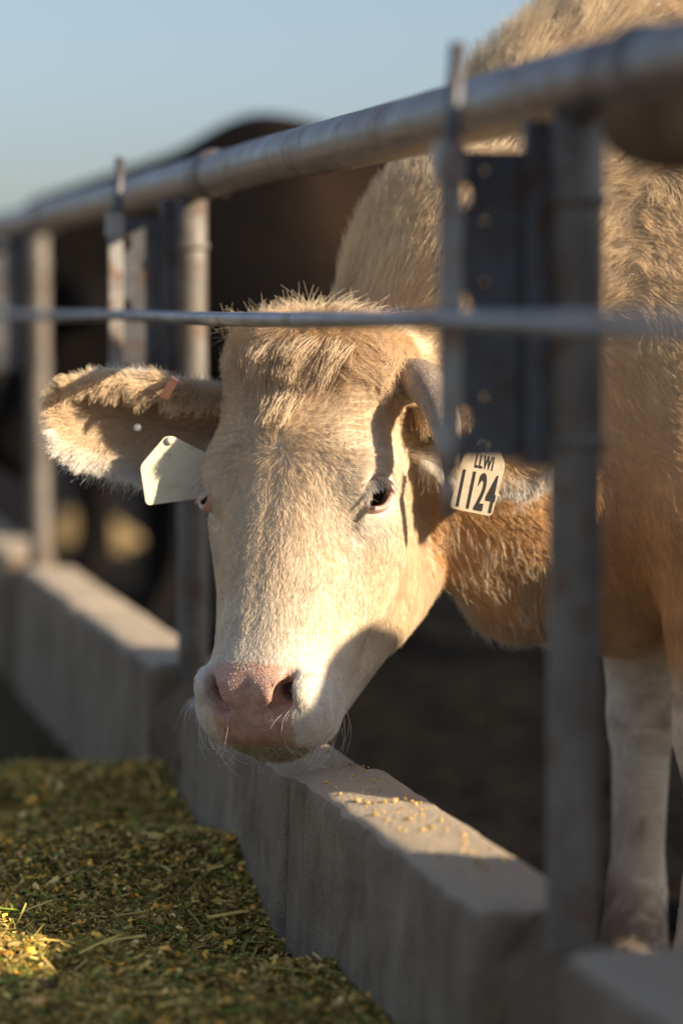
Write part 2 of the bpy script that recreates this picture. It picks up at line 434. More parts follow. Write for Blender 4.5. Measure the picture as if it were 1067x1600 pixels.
def surface_nets(f, xs, ys, zs):
    """quad mesh of the zero level of f on a rectilinear grid"""
    nx, ny, nz = f.shape
    s = f < 0
    cnt = np.zeros((nx - 1, ny - 1, nz - 1), np.int8)
    for dx in (0, 1):
        for dy in (0, 1):
            for dz in (0, 1):
                cnt += s[dx:nx - 1 + dx, dy:ny - 1 + dy, dz:nz - 1 + dz]
    act = (cnt > 0) & (cnt < 8)
    I, J, K = np.nonzero(act)
    idx = -np.ones(act.shape, np.int32); idx[I, J, K] = np.arange(len(I))
    acc = np.zeros((len(I), 3)); num = np.zeros(len(I))
    corners = [(a, b, c) for a in (0, 1) for b in (0, 1) for c in (0, 1)]
    ax = (xs, ys, zs)
    for p in corners:
        for d in range(3):
            if p[d]: continue
            q = list(p); q[d] = 1
            fa = f[I + p[0], J + p[1], K + p[2]]; fb = f[I + q[0], J + q[1], K + q[2]]
            m = (fa < 0) != (fb < 0)
            t = np.where(m, fa / np.where(m, fa - fb, 1), 0)
            pa = np.stack([xs[I + p[0]], ys[J + p[1]], zs[K + p[2]]], -1); pb = np.stack([xs[I + q[0]], ys[J + q[1]], zs[K + q[2]]], -1)
            acc += np.where(m[:, None], pa + (pb - pa) * t[:, None], 0); num += m
    V = acc / num[:, None]
    F = []
    for d in range(3):
        e1, e2 = [(1, 2), (2, 0), (0, 1)][d]
        sl0 = [slice(1, -1)] * 3; sl1 = [slice(1, -1)] * 3
        sl0[d] = slice(0, -1); sl1[d] = slice(1, None)
        a = s[tuple(sl0)]; b = s[tuple(sl1)]
        for pos in (True, False):
            m = (a & ~b) if pos else (~a & b)
            q = np.array(np.nonzero(m)).T
            o = np.array([1, 1, 1]); o[d] = 0
            q = q + o
            E1 = np.zeros(3, int); E1[e1] = 1; E2 = np.zeros(3, int); E2[e2] = 1
            c = [q - E1 - E2, q - E2, q, q - E1]
            g = np.stack([idx[z[:, 0], z[:, 1], z[:, 2]] for z in c], -1)
            F.append(g if pos else g[:, ::-1])
    F = np.concatenate(F); F = F[(F >= 0).all(1)]
    return V, F

# ---- head frame of the cream steer: s = across, t = poll to nose, n = out of the face
PSI, TH = R(25), R(18)
Bk = -FW
n0 = math.cos(PSI) * Bk - math.sin(PSI) * RT
hs = math.cos(PSI) * RT + math.sin(PSI) * Bk
ht = -math.cos(TH) * UP + math.sin(TH) * n0
hn = math.cos(TH) * n0 + math.sin(TH) * UP
HO = P(467, 520, 3.74)
HM = np.stack([hs, ht, hn]).astype(np.float32)       # rows: world -> local by dot
def to_head(w): return (np.asarray(w, np.float32) - HO.astype(np.float32)) @ HM.T
def from_head(q): return HO + np.asarray(q) @ HM
EYE = np.array((.112, .205, -.052))

def head_sdf(p):
    """p in head coordinates; left-right symmetric"""
    q = p.copy(); q[..., 0] = np.abs(q[..., 0])
    d = rbox(q, (0, .085, -.088), (.116, .105, .088), .050)
    d = smin(d, ell(q, (0, .010, -.075), (.108, .042, .075)), .05)
    d = smin(d, ell(q, (.100, .182, -.060), (.035, .050, .050)), .030)          # brow / orbit
    d = smin(d, cone(q, (.042, .17, -.066), .060, (.024, .43, -.052), .046), .045)  # nasal bridge
    d = smin(d, cone(q, (0, .14, -.058), .062, (0, .44, -.040), .044), .05)
    d = smin(d, cone(q, (.080, .26, -.120), .046, (.054, .41, -.100), .038), .045)
    d = smin(d, cone(q, (.112, .235, -.090), .017, (.070, .345, -.078), .013), .030)  # facial crest
    d = smin(d, ell(q, (.078, .225, -.185), (.045, .125, .10)), .05)               # masseter
    d = smin(d, cone(q, (.082, .27, -.262), .032, (.040, .47, -.140), .029), .045)  # mandible
    d = smin(d, cone(q, (0, .12, -.17), .095, (0, .45, -.09), .052), .05)
    # muzzle
    m = ell(q, (0, .480, -.055), (.082, .062, .066))
    m = smin(m, ell(q, (.058, .492, -.070), (.038, .046, .050)), .028)
    pl = q[..., 1] * .62 + q[..., 2] * .785 - (.505 * .62 + .000 * .785)
    m = smax(m, pl, .03)
    m = smin(m, ell(q, (0, .515, -.100), (.055, .035, .032)), .02)                # chin / lower lip
    d = smin(d, m, .030)
    # nose pad relief and nostrils
    d = smin(d, ell(q, (.030, .478, -.004), (.026, .020, .012)), .015)
    nos = smin(cone(q, (.062, .463, -.004), .0075, (.050, .485, -.010), .0135), cone(q, (.050, .485, -.010), .0135, (.037, .503, -.018), .0095), .008)
    nos = smin(nos, cone(q, (.050, .486, -.012), .013, (.040, .468, -.050), .010), .01)
    d = smax(d, -nos, .010)
    d = smin(d, ell(q, (.071, .476, -.014), (.010, .022, .016)), .014)            # nostril wing
    mouth = cone(q, (0, .5165, -.070), .0035, (.072, .497, -.108), .003)
    d = smax(d, -mouth, .008)
    # eye socket and lids
    d = smax(d, -ell(q, EYE + (.010, 0, .008), (.020, .021, .018)), .012)
    return d

# body of the cream steer, standing behind the fence, head turned to the lens
def body_prims():
    L = []
    def cn(a, ra, b, rb, k=.08): L.append((np.asarray(a), ra, np.asarray(b), rb, k))
    ax = np.array((.85, -.50, 0)); sd = np.array((.50, .85, 0))                       # tailward
    sh = P(1120, 430, 4.05)
    cn(sh, .30, sh + ax * .9, .36); cn(sh + ax * .9, .36, sh + ax * 1.55, .30)
    cn(P(1030, 150, 4.06), .16, sh + ax * .5 + (0, 0, .18), .2, .12)
    # neck: crest, middle, throat
    cn(P(592, 575, 3.92), .08, P(722, 405, 3.98), .105); cn(P(722, 405, 3.98), .105, P(895, 240, 4.02), .12)
    cn(P(895, 240, 4.02), .12, P(1040, 160, 4.06), .16)
    cn(P(600, 640, 3.90), .10, P(800, 480, 3.95), .17); cn(P(800, 480, 3.95), .17, P(1060, 440, 4.0), .27)
    cn(P(680, 760, 3.90), .09, P(830, 760, 3.95), .14); cn(P(830, 760, 3.95), .14, P(1040, 720, 4.02), .20)
    cn(P(735, 880, 3.90), .035, P(800, 930, 3.95), .045, .06); cn(P(800, 930, 3.95), .045, P(960, 940, 4.0), .07, .06)
    cn(P(1000, 850, 4.0), .13, sh + ax * .35 + (0, 0, -.30), .15, .08)
    # shoulder and legs
    cn(P(1108, 560, 3.86), .13, P(1113, 800, 3.84), .085)
    cn(P(1113, 800, 3.84), .085, P(1120, 1120, 3.84), .052, .03); cn(P(1120, 1120, 3.84), .052, P(1118, 1160, 3.84), .050, .03); cn(P(1118, 1160, 3.84), .045, P(1116, 1400, 3.84), .036, .03)
    cn(P(1116, 1400, 3.84), .045, P(1110, 1500, 3.80), .052, .02)
    cn(P(1010, 820, 4.16), .09, P(1003, 1120, 4.14), .046, .03); cn(P(1003, 1120, 4.14), .044, P(995, 1390, 4.13), .036, .03)
    cn(P(995, 1390, 4.13), .044, P(988, 1490, 4.08), .052, .02)
    for s, kx in ((-.16, 1.60), (.14, 1.42)):
        h = sh + ax * kx + sd * s + np.array((0, 0, -.1)); g = lambda dx, z: np.array((h[0] + dx, h[1], z))
        cn(h, .2, g(-.05, .62), .10); cn(g(-.05, .62), .10, g(.12, .50), .06, .03); cn(g(.12, .50), .06, g(.06, .14), .04, .03); cn(g(.06, .12), .045, g(.03, .02), .055, .02)
    return L
BODY = body_prims()
def body_sdf(w):
    d = None
    for a, ra, b, rb, k in BODY:
        e = cone(w, a, ra, b, rb); d = e if d is None else smin(d, e, k)
    # folds of skin at the neck base
    return d

def axis(lo, hi, coarse, flo, fhi, fine):
    a = np.arange(lo, flo, coarse); b = np.arange(flo, fhi, fine); c = np.arange(fhi, hi, coarse)
    return np.concatenate([a, b, c]).astype(np.float32)
cnr = np.array([from_head((s, t, n)) for s in (-.16, .16) for t in (-.08, .58) for n in (-.33, .05)])
lo, hi = cnr.min(0), cnr.max(0)
xs = axis(.5, 3.3, .03, lo[0], hi[0], .0050); ys = axis(2.35, 4.75, .03, lo[1], hi[1], .0050); zs = axis(-.06, 1.7, .03, lo[2], hi[2], .0050)
G = np.stack(np.meshgrid(xs, ys, zs, indexing='ij'), -1)
FLD = body_sdf(G)
ix = [np.searchsorted(a, (l - 1e-4, h)) for a, l, h in zip((xs, ys, zs), lo, hi)]
sl = tuple(slice(a, b) for a, b in ix)
HF = head_sdf(to_head(G[sl]))
FLD[sl] = smin(FLD[sl], HF, .05)
V, F = surface_nets(FLD, xs, ys, zs)
del G, FLD, HF
print('steer mesh', len(V), len(F))

# ------------------------------------------------------------------ coats
def color_attr(me, name, col, dom='POINT'):
    a = me.attributes.new(name, 'FLOAT_COLOR', dom)
    a.data.foreach_set('color', np.concatenate([col, np.ones((len(col), 1))], 1).astype(np.float32).ravel())

def fur_material(name, sat=1.0):
    m = bpy.data.materials.new(name); m.use_nodes = True
    nt = m.node_tree; n = nt.nodes; l = nt.links; n.remove(n['Principled BSDF'])
    at = n.new('ShaderNodeAttribute'); at.attribute_name = 'tint'
    hi = n.new('ShaderNodeHairInfo')
    rp = ramp(nt, hi.outputs['Intercept'], [(0, (.84, .80, .75)), (.40, (1, 1, 1)), (1, (1.08, 1.07, 1.04))])  # strand self-shadow put into the tint: roots darker, tips lighter
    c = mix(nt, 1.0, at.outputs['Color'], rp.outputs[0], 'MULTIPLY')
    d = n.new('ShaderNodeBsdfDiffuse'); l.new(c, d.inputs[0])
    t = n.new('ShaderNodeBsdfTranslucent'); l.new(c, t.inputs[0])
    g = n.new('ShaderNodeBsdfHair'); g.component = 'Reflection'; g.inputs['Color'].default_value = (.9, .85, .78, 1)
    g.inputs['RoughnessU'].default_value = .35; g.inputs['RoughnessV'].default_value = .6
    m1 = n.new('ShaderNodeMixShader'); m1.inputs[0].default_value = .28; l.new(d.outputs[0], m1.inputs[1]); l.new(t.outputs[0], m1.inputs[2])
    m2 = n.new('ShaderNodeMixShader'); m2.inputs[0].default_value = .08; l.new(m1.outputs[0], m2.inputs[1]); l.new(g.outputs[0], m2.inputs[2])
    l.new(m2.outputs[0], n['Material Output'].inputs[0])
    return m
M_fur = fur_material('cream_fur')

def unit(v): return v / np.maximum(np.linalg.norm(v, axis=-1, keepdims=True), 1e-9)

def vnoise(p, cell, seed=0):
    """smooth random vector field, one random vector per lattice corner"""
    q = p / cell; i = np.floor(q).astype(np.int64); f = q - i; f = f * f * (3 - 2 * f)
    out = 0
    for a in (0, 1):
        for b in (0, 1):
            for c in (0, 1):
                h = ((i[:, 0] + a) * 73856093 ^ (i[:, 1] + b) * 19349663 ^ (i[:, 2] + c) * 83492791 ^ (seed * 2654435761)) & 0x7fffffff
                r = np.stack([((h * k) % 65521) / 65521. * 2 - 1 for k in (48271, 69621, 40692)], -1)
                w = (f[:, 0] if a else 1 - f[:, 0]) * (f[:, 1] if b else 1 - f[:, 1]) * (f[:, 2] if c else 1 - f[:, 2])
                out = out + r * w[:, None]
    return out

def clump_center(p, cell, seed=0):
    i = np.floor(p / cell).astype(np.int64)
    h = (i[:, 0] * 73856093 ^ i[:, 1] * 19349663 ^ i[:, 2] * 83492791 ^ (seed * 97531)) & 0x7fffffff
    r = np.stack([((h * k) % 65521) / 65521. for k in (48271, 69621, 40692)], -1)
    return (i + .15 + .7 * r) * cell

def strands(name, parent, root, nrm, flow, length, col, rad=.00035, lift=.35, droop=.25, clump=.5, cell=.010, wild=.12, m=None, npt=5):
    """hair curves: root along flow, lifted off the skin, tips drawn together in locks"""
    N = len(root)
    length = np.broadcast_to(length, (N,)); lift = np.broadcast_to(lift, (N,)); clump = np.broadcast_to(clump, (N,)); wild = np.broadcast_to(wild, (N,))
    droop = np.broadcast_to(droop, (N,))
    fl = flow - (flow * nrm).sum(-1, keepdims=True) * nrm; fl = unit(fl)
    L = length * rng.uniform(.65, 1.2, N)
    d0 = unit(fl + nrm * lift[:, None] + rng.normal(0, 1, (N, 3)) * wild[:, None])
    d1 = unit(fl + nrm * (lift - droop)[:, None] * .35 + rng.normal(0, 1, (N, 3)) * wild[:, None])
    cc = clump_center(root, cell) - root; cc = cc - (cc * nrm).sum(-1, keepdims=True) * nrm
    pts = np.zeros((N, npt, 3))
    p = root.copy() - nrm * .001
    pts[:, 0] = p
    curl = rng.normal(0, 1, (N, 3)) * wild[:, None] * .6
    for k in range(1, npt):
        u = k / (npt - 1)
        d = unit(d0 * (1 - u) + d1 * u + curl * math.sin(u * 5))
        p = p + d * (L / (npt - 1))[:, None]
        pts[:, k] = p + cc * (clump * u ** 1.3)[:, None]
    cv = bpy.data.hair_curves.new(name)
    cv.add_curves([npt] * N)
    cv.attributes['position'].data.foreach_set('vector', pts.astype(np.float32).ravel())
    r = np.broadcast_to(rad, (N,))[:, None] * np.linspace(1.1, .25, npt)[None, :] ** .7
    ra = cv.attributes.get('radius') or cv.attributes.new('radius', 'FLOAT', 'POINT')
    ra.data.foreach_set('value', r.astype(np.float32).ravel())
    color_attr(cv, 'tint', col, 'CURVE')
    cv.materials.append(m or M_fur)
    o = bpy.data.objects.new(name, cv); C.objects.link(o)
    if parent is not None: o.parent = parent; o.location = -wloc(parent)
    return o

def scatter(V, F, wfun, count):
    """random points on a quad mesh: weight per face centre from wfun(centre, normal)"""
    T = np.concatenate([F[:, [0, 1, 2]], F[:, [0, 2, 3]]])
    A, B, D = V[T[:, 0]], V[T[:, 1]], V[T[:, 2]]
    cr = np.cross(B - A, D - A); ar = np.linalg.norm(cr, axis=1) / 2; fn = unit(cr)
    VN = np.zeros_like(V)
    for k in range(3): np.add.at(VN, T[:, k], cr)
    VN = unit(VN)
    w = ar * wfun((A + B + D) / 3, fn); w = np.maximum(w, 0)
    t = rng.choice(len(T), count, p=w / w.sum())
    a = rng.random(count); b = rng.random(count); fl = a + b > 1; a[fl] = 1 - a[fl]; b[fl] = 1 - b[fl]
    c = 1 - a - b
    pos = A[t] * c[:, None] + B[t] * a[:, None] + D[t] * b[:, None]
    nn = unit(VN[T[t, 0]] * c[:, None] + VN[T[t, 1]] * a[:, None] + VN[T[t, 2]] * b[:, None])
    return pos, nn

def sstep(x, a, b):
    t = np.clip((x - a) / (b - a), 0, 1); return t * t * (3 - 2 * t)

def nose_mask(q):
    """1 on the bare nose pad, in head coordinates"""
    s = np.abs(q[:, 0]); t = q[:, 1]; n = q[:, 2]
    half = np.interp(t, [.44, .455, .475, .50, .53, .55], [.036, .057, .064, .060, .057, .05])
    m = sstep(half - s + .004 * np.sin(t * 900) * np.sin(s * 700), -.006, .008) * sstep(t, .447, .457) * sstep(n, -.074, -.066)
    return m
def lip_mask(q):
    return sstep(q[:, 1], .515, .53) * sstep(-q[:, 2], .06, .075) * (1 - sstep(np.abs(q[:, 0]), .035, .05))

CREAM = np.array((.80, .65, .46)); GOLD = np.array((.74, .55, .34)); PALE = np.array((.85, .75, .60)); WHITE = np.array((.87, .82, .74)); BOUNCE = np.array((.80, .50, .22))
def coat_colour(w, q, isface):
    n = len(w)
    s = np.abs(q[:, 0]); t = q[:, 1]
    fc = GOLD + (CREAM - GOLD) * sstep(t, .05, .2)[:, None]
    fc = fc + (PALE - fc) * (sstep(t, .30, .44) * .8)[:, None]
    fc = fc + (WHITE - fc) * (sstep(t, .43, .47) * .85)[:, None]
    ey = np.linalg.norm((q - EYE * np.array((1, 1, 1))) * np.array((1, .8, 1)), axis=1); ey2 = np.linalg.norm(q - EYE * np.array((-1, 1, 1)), axis=1)
    ew = np.exp(-(np.minimum(ey, ey2) / .055) ** 2)
    fc = fc + (WHITE - fc) * (ew * .75)[:, None]
    st = np.exp(-(np.linalg.norm((q - np.array((.098, .252, -.045))) * np.array((1, .8, .6)), axis=1) / .0085) ** 2) * .8 + np.exp(-(np.linalg.norm((q - np.array((.088, .275, -.045))) * np.array((1, .45, .6)), axis=1) / .007) ** 2) * .35
    fc = fc + (np.array((.10, .065, .04)) - fc) * np.clip(st, 0, .9)[:, None]
    bc = np.array((.85, .69, .47)) + 0 * w
    low = sstep(-w[:, 2], -.88, -.62)
    bc = bc + (BOUNCE - bc) * (low * (1 - sstep(-w[:, 2], -.50, -.42)) * .8)[:, None]  # orange bounced glow on chest and throat, painted into the coat colour
    bc = bc + (PALE - bc) * (sstep(-w[:, 2], -.50, -.42) * .8)[:, None]
    mud = np.clip(vnoise(w, .05, 61)[:, 0] + .6 * vnoise(w, .014, 62)[:, 0] - .25 + 1.1 * (1 - sstep(w[:, 2], .06, .22)), 0, 1) * (1 - sstep(w[:, 2], .40, .55))
    bc = bc + (np.array((.24, .17, .11)) - bc) * (mud * .8)[:, None]
    c = np.where(isface[:, None], fc, bc)
    v = vnoise(w, .035, 4)[:, :1] * .10 + vnoise(w, .009, 5)[:, :1] * .10 + rng.normal(0, .07, (n, 1))
    return np.clip(c * (1 + v), .02, .93)

# skin under the coat
M_skin = mat('cow_skin', (.55, .40, .25), .6)
nt, n_, l_, b_ = nodes(M_skin)
at = n_.new('ShaderNodeAttribute'); at.attribute_name = 'tint'
pk = n_.new('ShaderNodeAttribute'); pk.attribute_name = 'bare'
sv = n_.new('ShaderNodeTexVoronoi'); sv.inputs['Scale'].default_value = 260; l_.new(mapped(nt), sv.inputs['Vector'])
sv.feature = 'DISTANCE_TO_EDGE'
blot = noise(nt, 60, 6, .65, mapped(nt)); blr = ramp(nt, blot.outputs[0], [(.35, (.62, .50, .46)), (.6, (1, 1, 1))])
cc = mix(nt, pk.outputs['Fac'], at.outputs['Color'], mix(nt, .8, at.outputs['Color'], blr.outputs[0], 'MULTIPLY'))
l_.new(cc, b_.inputs['Base Color'])
mulb = n_.new('ShaderNodeMath'); mulb.operation = 'MULTIPLY'; mulb.inputs[1].default_value = .8; l_.new(pk.outputs['Fac'], mulb.inputs[0])
svr = ramp(nt, sv.outputs['Distance'], [(0, (0, 0, 0)), (.12, (1, 1, 1))])
bb = n_.new('ShaderNodeBump'); bb.inputs['Distance'].default_value = .0012; l_.new(mulb.outputs[0], bb.inputs['Strength']); l_.new(svr.outputs[0], bb.inputs['Height']); l_.new(bb.outputs[0], b_.inputs['Normal'])
rgh = ramp(nt, pk.outputs['Fac'], [(0, (.7, .7, .7)), (1, (.34, .34, .34))]); l_.new(rgh.outputs[0], b_.inputs['Roughness'])
b_.inputs['Subsurface Weight'].default_value = .12; b_.inputs['Subsurface Radius'].default_value = (.01, .004, .002); b_.inputs['Subsurface Scale'].default_value = .6


def make_ear(base, tip, front, up0, wu, wl, n=44, m=26, th=.0035):
    """cupped ear blade with a folded upper edge; returns grids and frames"""
    base = np.asarray(base, float); tip = np.asarray(tip, float)
    a = unit(tip - base); Ln = np.linalg.norm(tip - base)
    b = -(up0 - (up0 @ a) * a); b = unit(b); c = unit(np.cross(a, b)); c = c if c @ front > 0 else -c
    U = np.linspace(0, 1, n); Vv = np.linspace(0, 1, m)
    kv = [0, .15, .35, .60, .80, .92, 1.0]
    G = np.zeros((n, m, 3))
    for i, u in enumerate(U):
        w1 = np.interp(u, [0, .2, .4, .6, .77, .9, .97, 1], wu); w2 = np.interp(u, [0, .2, .4, .52, .67, .84, .95, 1], wl)
        g = np.interp(u, [0, .1, .5, .85, 1], [1.0, 1.0, .95, .55, .10])
        fold = np.interp(u, [0, .15, .35, .7, .95], [.2, .5, .75, .6, .05])
        bb = np.interp(Vv, kv, [w2, .80 * w2, .25 * w2, -.60 * w1, -.98 * w1, -(1 - .12 * fold) * w1, -(1 - .45 * fold) * w1])
        ccv = np.interp(Vv, kv, [.010 * g, -.012 * g, -.030 * g, -.024 * g, -.004 * g, (.010 * fold + .004) * g, .024 * fold * g])
        for _ in range(2):
            bb[1:-1] = (bb[:-2] + 2 * bb[1:-1] + bb[2:]) / 4; ccv[1:-1] = (ccv[:-2] + 2 * ccv[1:-1] + ccv[2:]) / 4
        ctr = base + a * Ln * u + b * (-.010 * math.sin(PI * u))
        G[i] = ctr + bb[:, None] * b + ccv[:, None] * c
    # normals towards the front
    du = np.gradient(G, axis=0); dv = np.gradient(G, axis=1); N = unit(np.cross(du, dv))
    if (N[n // 2, m // 3] @ c) < 0: N = -N
    O = G - N * th * np.interp(U, [0, .8, 1], [1.6, 1, .3])[:, None, None]
    i, j = np.meshgrid(np.arange(n - 1), np.arange(m - 1), indexing='ij'); k = (i * m + j).ravel()
    f1 = np.stack([k, k + m, k + m + 1, k + 1], -1); f2 = f1[:, ::-1] + n * m
    rim = []
    for jj, sg in ((0, 1), (m - 1, -1)):
        for ii in range(n - 1):
            p, q = ii * m + jj, (ii + 1) * m + jj
            rim.append((p, p + n * m, q + n * m, q) if sg > 0 else (q, q + n * m, p + n * m, p))
    for jj in range(m - 1):
        p, q = (n - 1) * m + jj, (n - 1) * m + jj + 1
        rim.append((p, p + n * m, q + n * m, q))
    Vt = np.concatenate([G.reshape(-1, 3), O.reshape(-1, 3)]); Ft = np.concatenate([f1, f2, np.array(rim)])
    return dict(G=G, N=N, V=Vt, F=Ft, a=a, b=b, c=c, n=n, m=m)

WU = [.034, .036, .040, .048, .050, .042, .030, .014]; WL = [.034, .046, .073, .082, .075, .060, .042, .017]
EL = make_ear(from_head((-.085, .085, -.105)), P(86, 648, 3.79), Bk, UP, WU, WL)
ER = make_ear(from_head((.100, .095, -.120)), P(868, 706, 3.74), Bk, UP, WU, [x * .85 for x in WL])
nb0 = len(V)
ear_tint = []
for E in (EL, ER):
    F = np.concatenate([F, E['F'] + len(V)]); V = np.concatenate([V, E['V']])

steer = empty('cow', tuple(P(1090, 1500, 4.0)[:2]) + (0,), label='cream tan steer with its head turned to face out under the cable', cat='cow')
body = pydata('body', V, F, M_skin, steer, smooth=True)
qv = to_head(V); hdv = head_sdf(qv)
inbox = (qv[:, 1] > -.08) & (qv[:, 1] < .60) & (hdv < .012)
inbox[nb0:] = False
nm = nose_mask(qv) * inbox; lm = lip_mask(qv) * inbox
sk = coat_colour(V, qv, inbox) * .80
PINK = np.array((.76, .47, .36))
sk = sk + (PINK - sk) * np.clip(nm, 0, 1)[:, None]
nd = np.minimum(np.linalg.norm(qv - (.050, .486, -.03), axis=1), np.linalg.norm(qv - (-.050, .486, -.03), axis=1))
sk = sk * (1 - .0 * nd[:, None])
sk = sk + (np.array((.34, .25, .10)) - sk) * (lm * .8)[:, None]
EARPINK = np.array((.58, .24, .14)); EARTAN = np.array((.58, .40, .24))
k0 = nb0
for E in (EL, ER):
    uu, vv = np.meshgrid(np.linspace(0, 1, E['n']), np.linspace(0, 1, E['m']), indexing='ij')
    w = (np.exp(-((uu - .36) / .20) ** 2) * np.exp(-((vv - .45) / .28) ** 2)).ravel()
    nn_ = E['n'] * E['m']
    sk[k0:k0 + nn_] = EARTAN + (EARPINK - EARTAN) * w[:, None]; sk[k0 + nn_:k0 + 2 * nn_] = EARTAN
    k0 += 2 * nn_
color_attr(body.data, 'tint', sk)
ba = body.data.attributes.new('bare', 'FLOAT', 'POINT'); ba.data.foreach_set('value', np.clip(nm, 0, 1).astype(np.float32))

# ---- face coat
def facew(c, fn):
    q = to_head(c); h = head_sdf(q)
    ins = (h < .008) & (q[:, 1] > -.06) & (q[:, 1] < .58)
    vis = (fn @ Bk) > -.45
    w = ins * vis * (1 - np.clip(nose_mask(q), 0, 1)) * np.where(np.minimum(np.linalg.norm(q - EYE - (.010, 0, .008), axis=1), np.linalg.norm(q * (-1, 1, 1) - EYE - (.008, 0, .006), axis=1)) < .0300, 0, 1.0)
    return w * (1 - .6 * lip_mask(q)) * (1 + .5 * sstep(q[:, 1], .3, .45))
WH = np.array((0., .160, -.03))
def face_flow(q):
    s, t = q[:, 0], q[:, 1]
    rad = q - WH
    rad = unit(rad * np.array((1., 1., .55)))
    down = np.stack([s * 1.2, np.full_like(s, .35), np.full_like(s, -.02)], -1); down = unit(down)
    k = sstep(t, .30, .46)[:, None]
    f = unit(rad * (1 - k) + down * k)
    # swirl close to the whorl
    r = np.hypot(s, t - .160); sw = np.exp(-(r / .03) ** 2)[:, None]
    f = unit(f + sw * .7 * np.stack([-(t - .160), s, 0 * s], -1) / np.maximum(r, 1e-4)[:, None])
    # forelock: parted at the middle, falling down and outwards
    fore = np.stack([np.clip(s / .016, -4.0, 4.0), np.full_like(s, .75), np.zeros_like(s)], -1)
    kf = (1 - sstep(t, .065 - .45 * np.abs(s), .125 - .30 * np.abs(s)))[:, None]
    f = unit(f * (1 - kf) + unit(fore) * kf)
    return f
NF = 300000
VB, FB = V[:nb0], F[(F < nb0).all(1)]
fp, fn = scatter(VB, FB, facew, NF)
fq = to_head(fp); ff = face_flow(fq)
wob = vnoise(fp, .035, 1) * .40 + vnoise(fp, .013, 2) * .35 + vnoise(fp, .006, 12) * .25
fw = ff @ HM + wob
t_ = fq[:, 1]; s_ = np.abs(fq[:, 0])
ln = np.interp(t_, [-.05, .02, .08, .13, .22, .30, .42, .46, .55], [.038, .036, .026, .017, .0120, .0105, .0085, .0072, .0066])
ln = np.where(t_ < .16, ln * (.55 + .45 * np.exp(-(s_ / .05) ** 2)), ln)
ln = ln * (1 + .5 * sstep(s_, .07, .11) * (t_ > .2) * (t_ < .4) * (fq[:, 2] < -.15))
lf = np.interp(t_, [-.05, .0, .05, .12, .2, .45, .5], [1.1, .9, .5, .38, .24, .20, .36])
wd = np.interp(t_, [-.05, .1, .2, .45], [.20, .15, .12, .13])
coat = strands('coat', body, fp, fn, fw, ln, coat_colour(fp, fq, np.ones(NF, bool)), .000205, lf, lf * .9, np.interp(t_, [.05, .2], [.75, .22]), np.float64(.009), wd)

# ---- neck and body coat
def bodyw(c, fn):
    q = to_head(c); h = head_sdf(q)
    px = (c - CAM); d = px @ FW; u = (px @ RT) / d * FPX + 533.5
    vis = (fn @ Bk) > -.35
    return (h > .006) * vis * (u < 1230) * (u > 380) * (1.0 - .5 * sstep(u, 1080, 1200))
NB = 240000
bp, bn = scatter(VB, FB, bodyw, NB)
bq = to_head(bp)
# hair runs back along the neck and down the shoulder
crest = sstep(bp[:, 2], 1.05, 1.25) * (1 - sstep(bp[:, 0], 1.35, 1.6))
leg = 1 - sstep(bp[:, 2], .40, .52)
neckk = 1 - sstep((bp - CAM) @ RT, .18, .55)
flow = np.stack([.8 + 0 * crest, .0 + 0 * crest, -.75 + 0 * crest], -1)
upn = np.stack([.35 + 0 * crest, 0 * crest, .9 + 0 * crest], -1)
kk = (neckk * sstep(bp[:, 2], .85, 1.0))[:, None]
flow = flow * (1 - kk) + upn * kk
flow = flow + (vnoise(bp, .07, 7) * .5 + vnoise(bp, .02, 8) * .35) * (1 - .7 * leg)[:, None]
flow[:, 0] *= 1 - .8 * leg
bl = .022 + .016 * neckk * sstep(bp[:, 2], .85, 1.0) + .03 * crest
bl = bl * (1 - .68 * leg)
blift = .30 + .45 * neckk * sstep(bp[:, 2], .9, 1.05) + .5 * crest
edge = (1 - sstep(np.abs(bn @ Bk), .1, .45)) * neckk * sstep(bp[:, 2], .8, .95)
blift = blift + .6 * edge; bl = bl + .016 * edge
coat2 = strands('neck_coat', body, bp, bn, flow, bl, coat_colour(bp, bq, np.zeros(NB, bool)), .00027, blift, .3, .45 - .35 * leg, .013, .13)

# ---- poll tuft: stiff upright hair above the cable
NT = 1700
tq = np.stack([rng.normal(-.01, .05, NT), rng.uniform(-.045, .015, NT), rng.uniform(-.09, -.01, NT)], -1)
hd = head_sdf(tq.astype(np.float32)); 
for _ in range(4):
    g = np.stack([(head_sdf((tq + e).astype(np.float32)) - head_sdf((tq - e).astype(np.float32))) / .004 for e in np.eye(3) * .002], -1)
    g = unit(g); tq = tq - g * head_sdf(tq.astype(np.float32))[:, None]
tp = from_head(tq); tn = g @ HM
tfl = (np.stack([tq[:, 0] * 9, -1.2 + 0 * tq[:, 0], .15 + 0 * tq[:, 0]], -1)) @ HM + vnoise(tp, .015, 3) * .5
strands('poll_tuft', body, tp, tn, tfl, rng.uniform(.030, .062, NT), np.clip((CREAM * 1.05) * (1 + rng.normal(0, .1, (NT, 1))), 0, .9), .00026, .75, .25, .75, .013, .20)

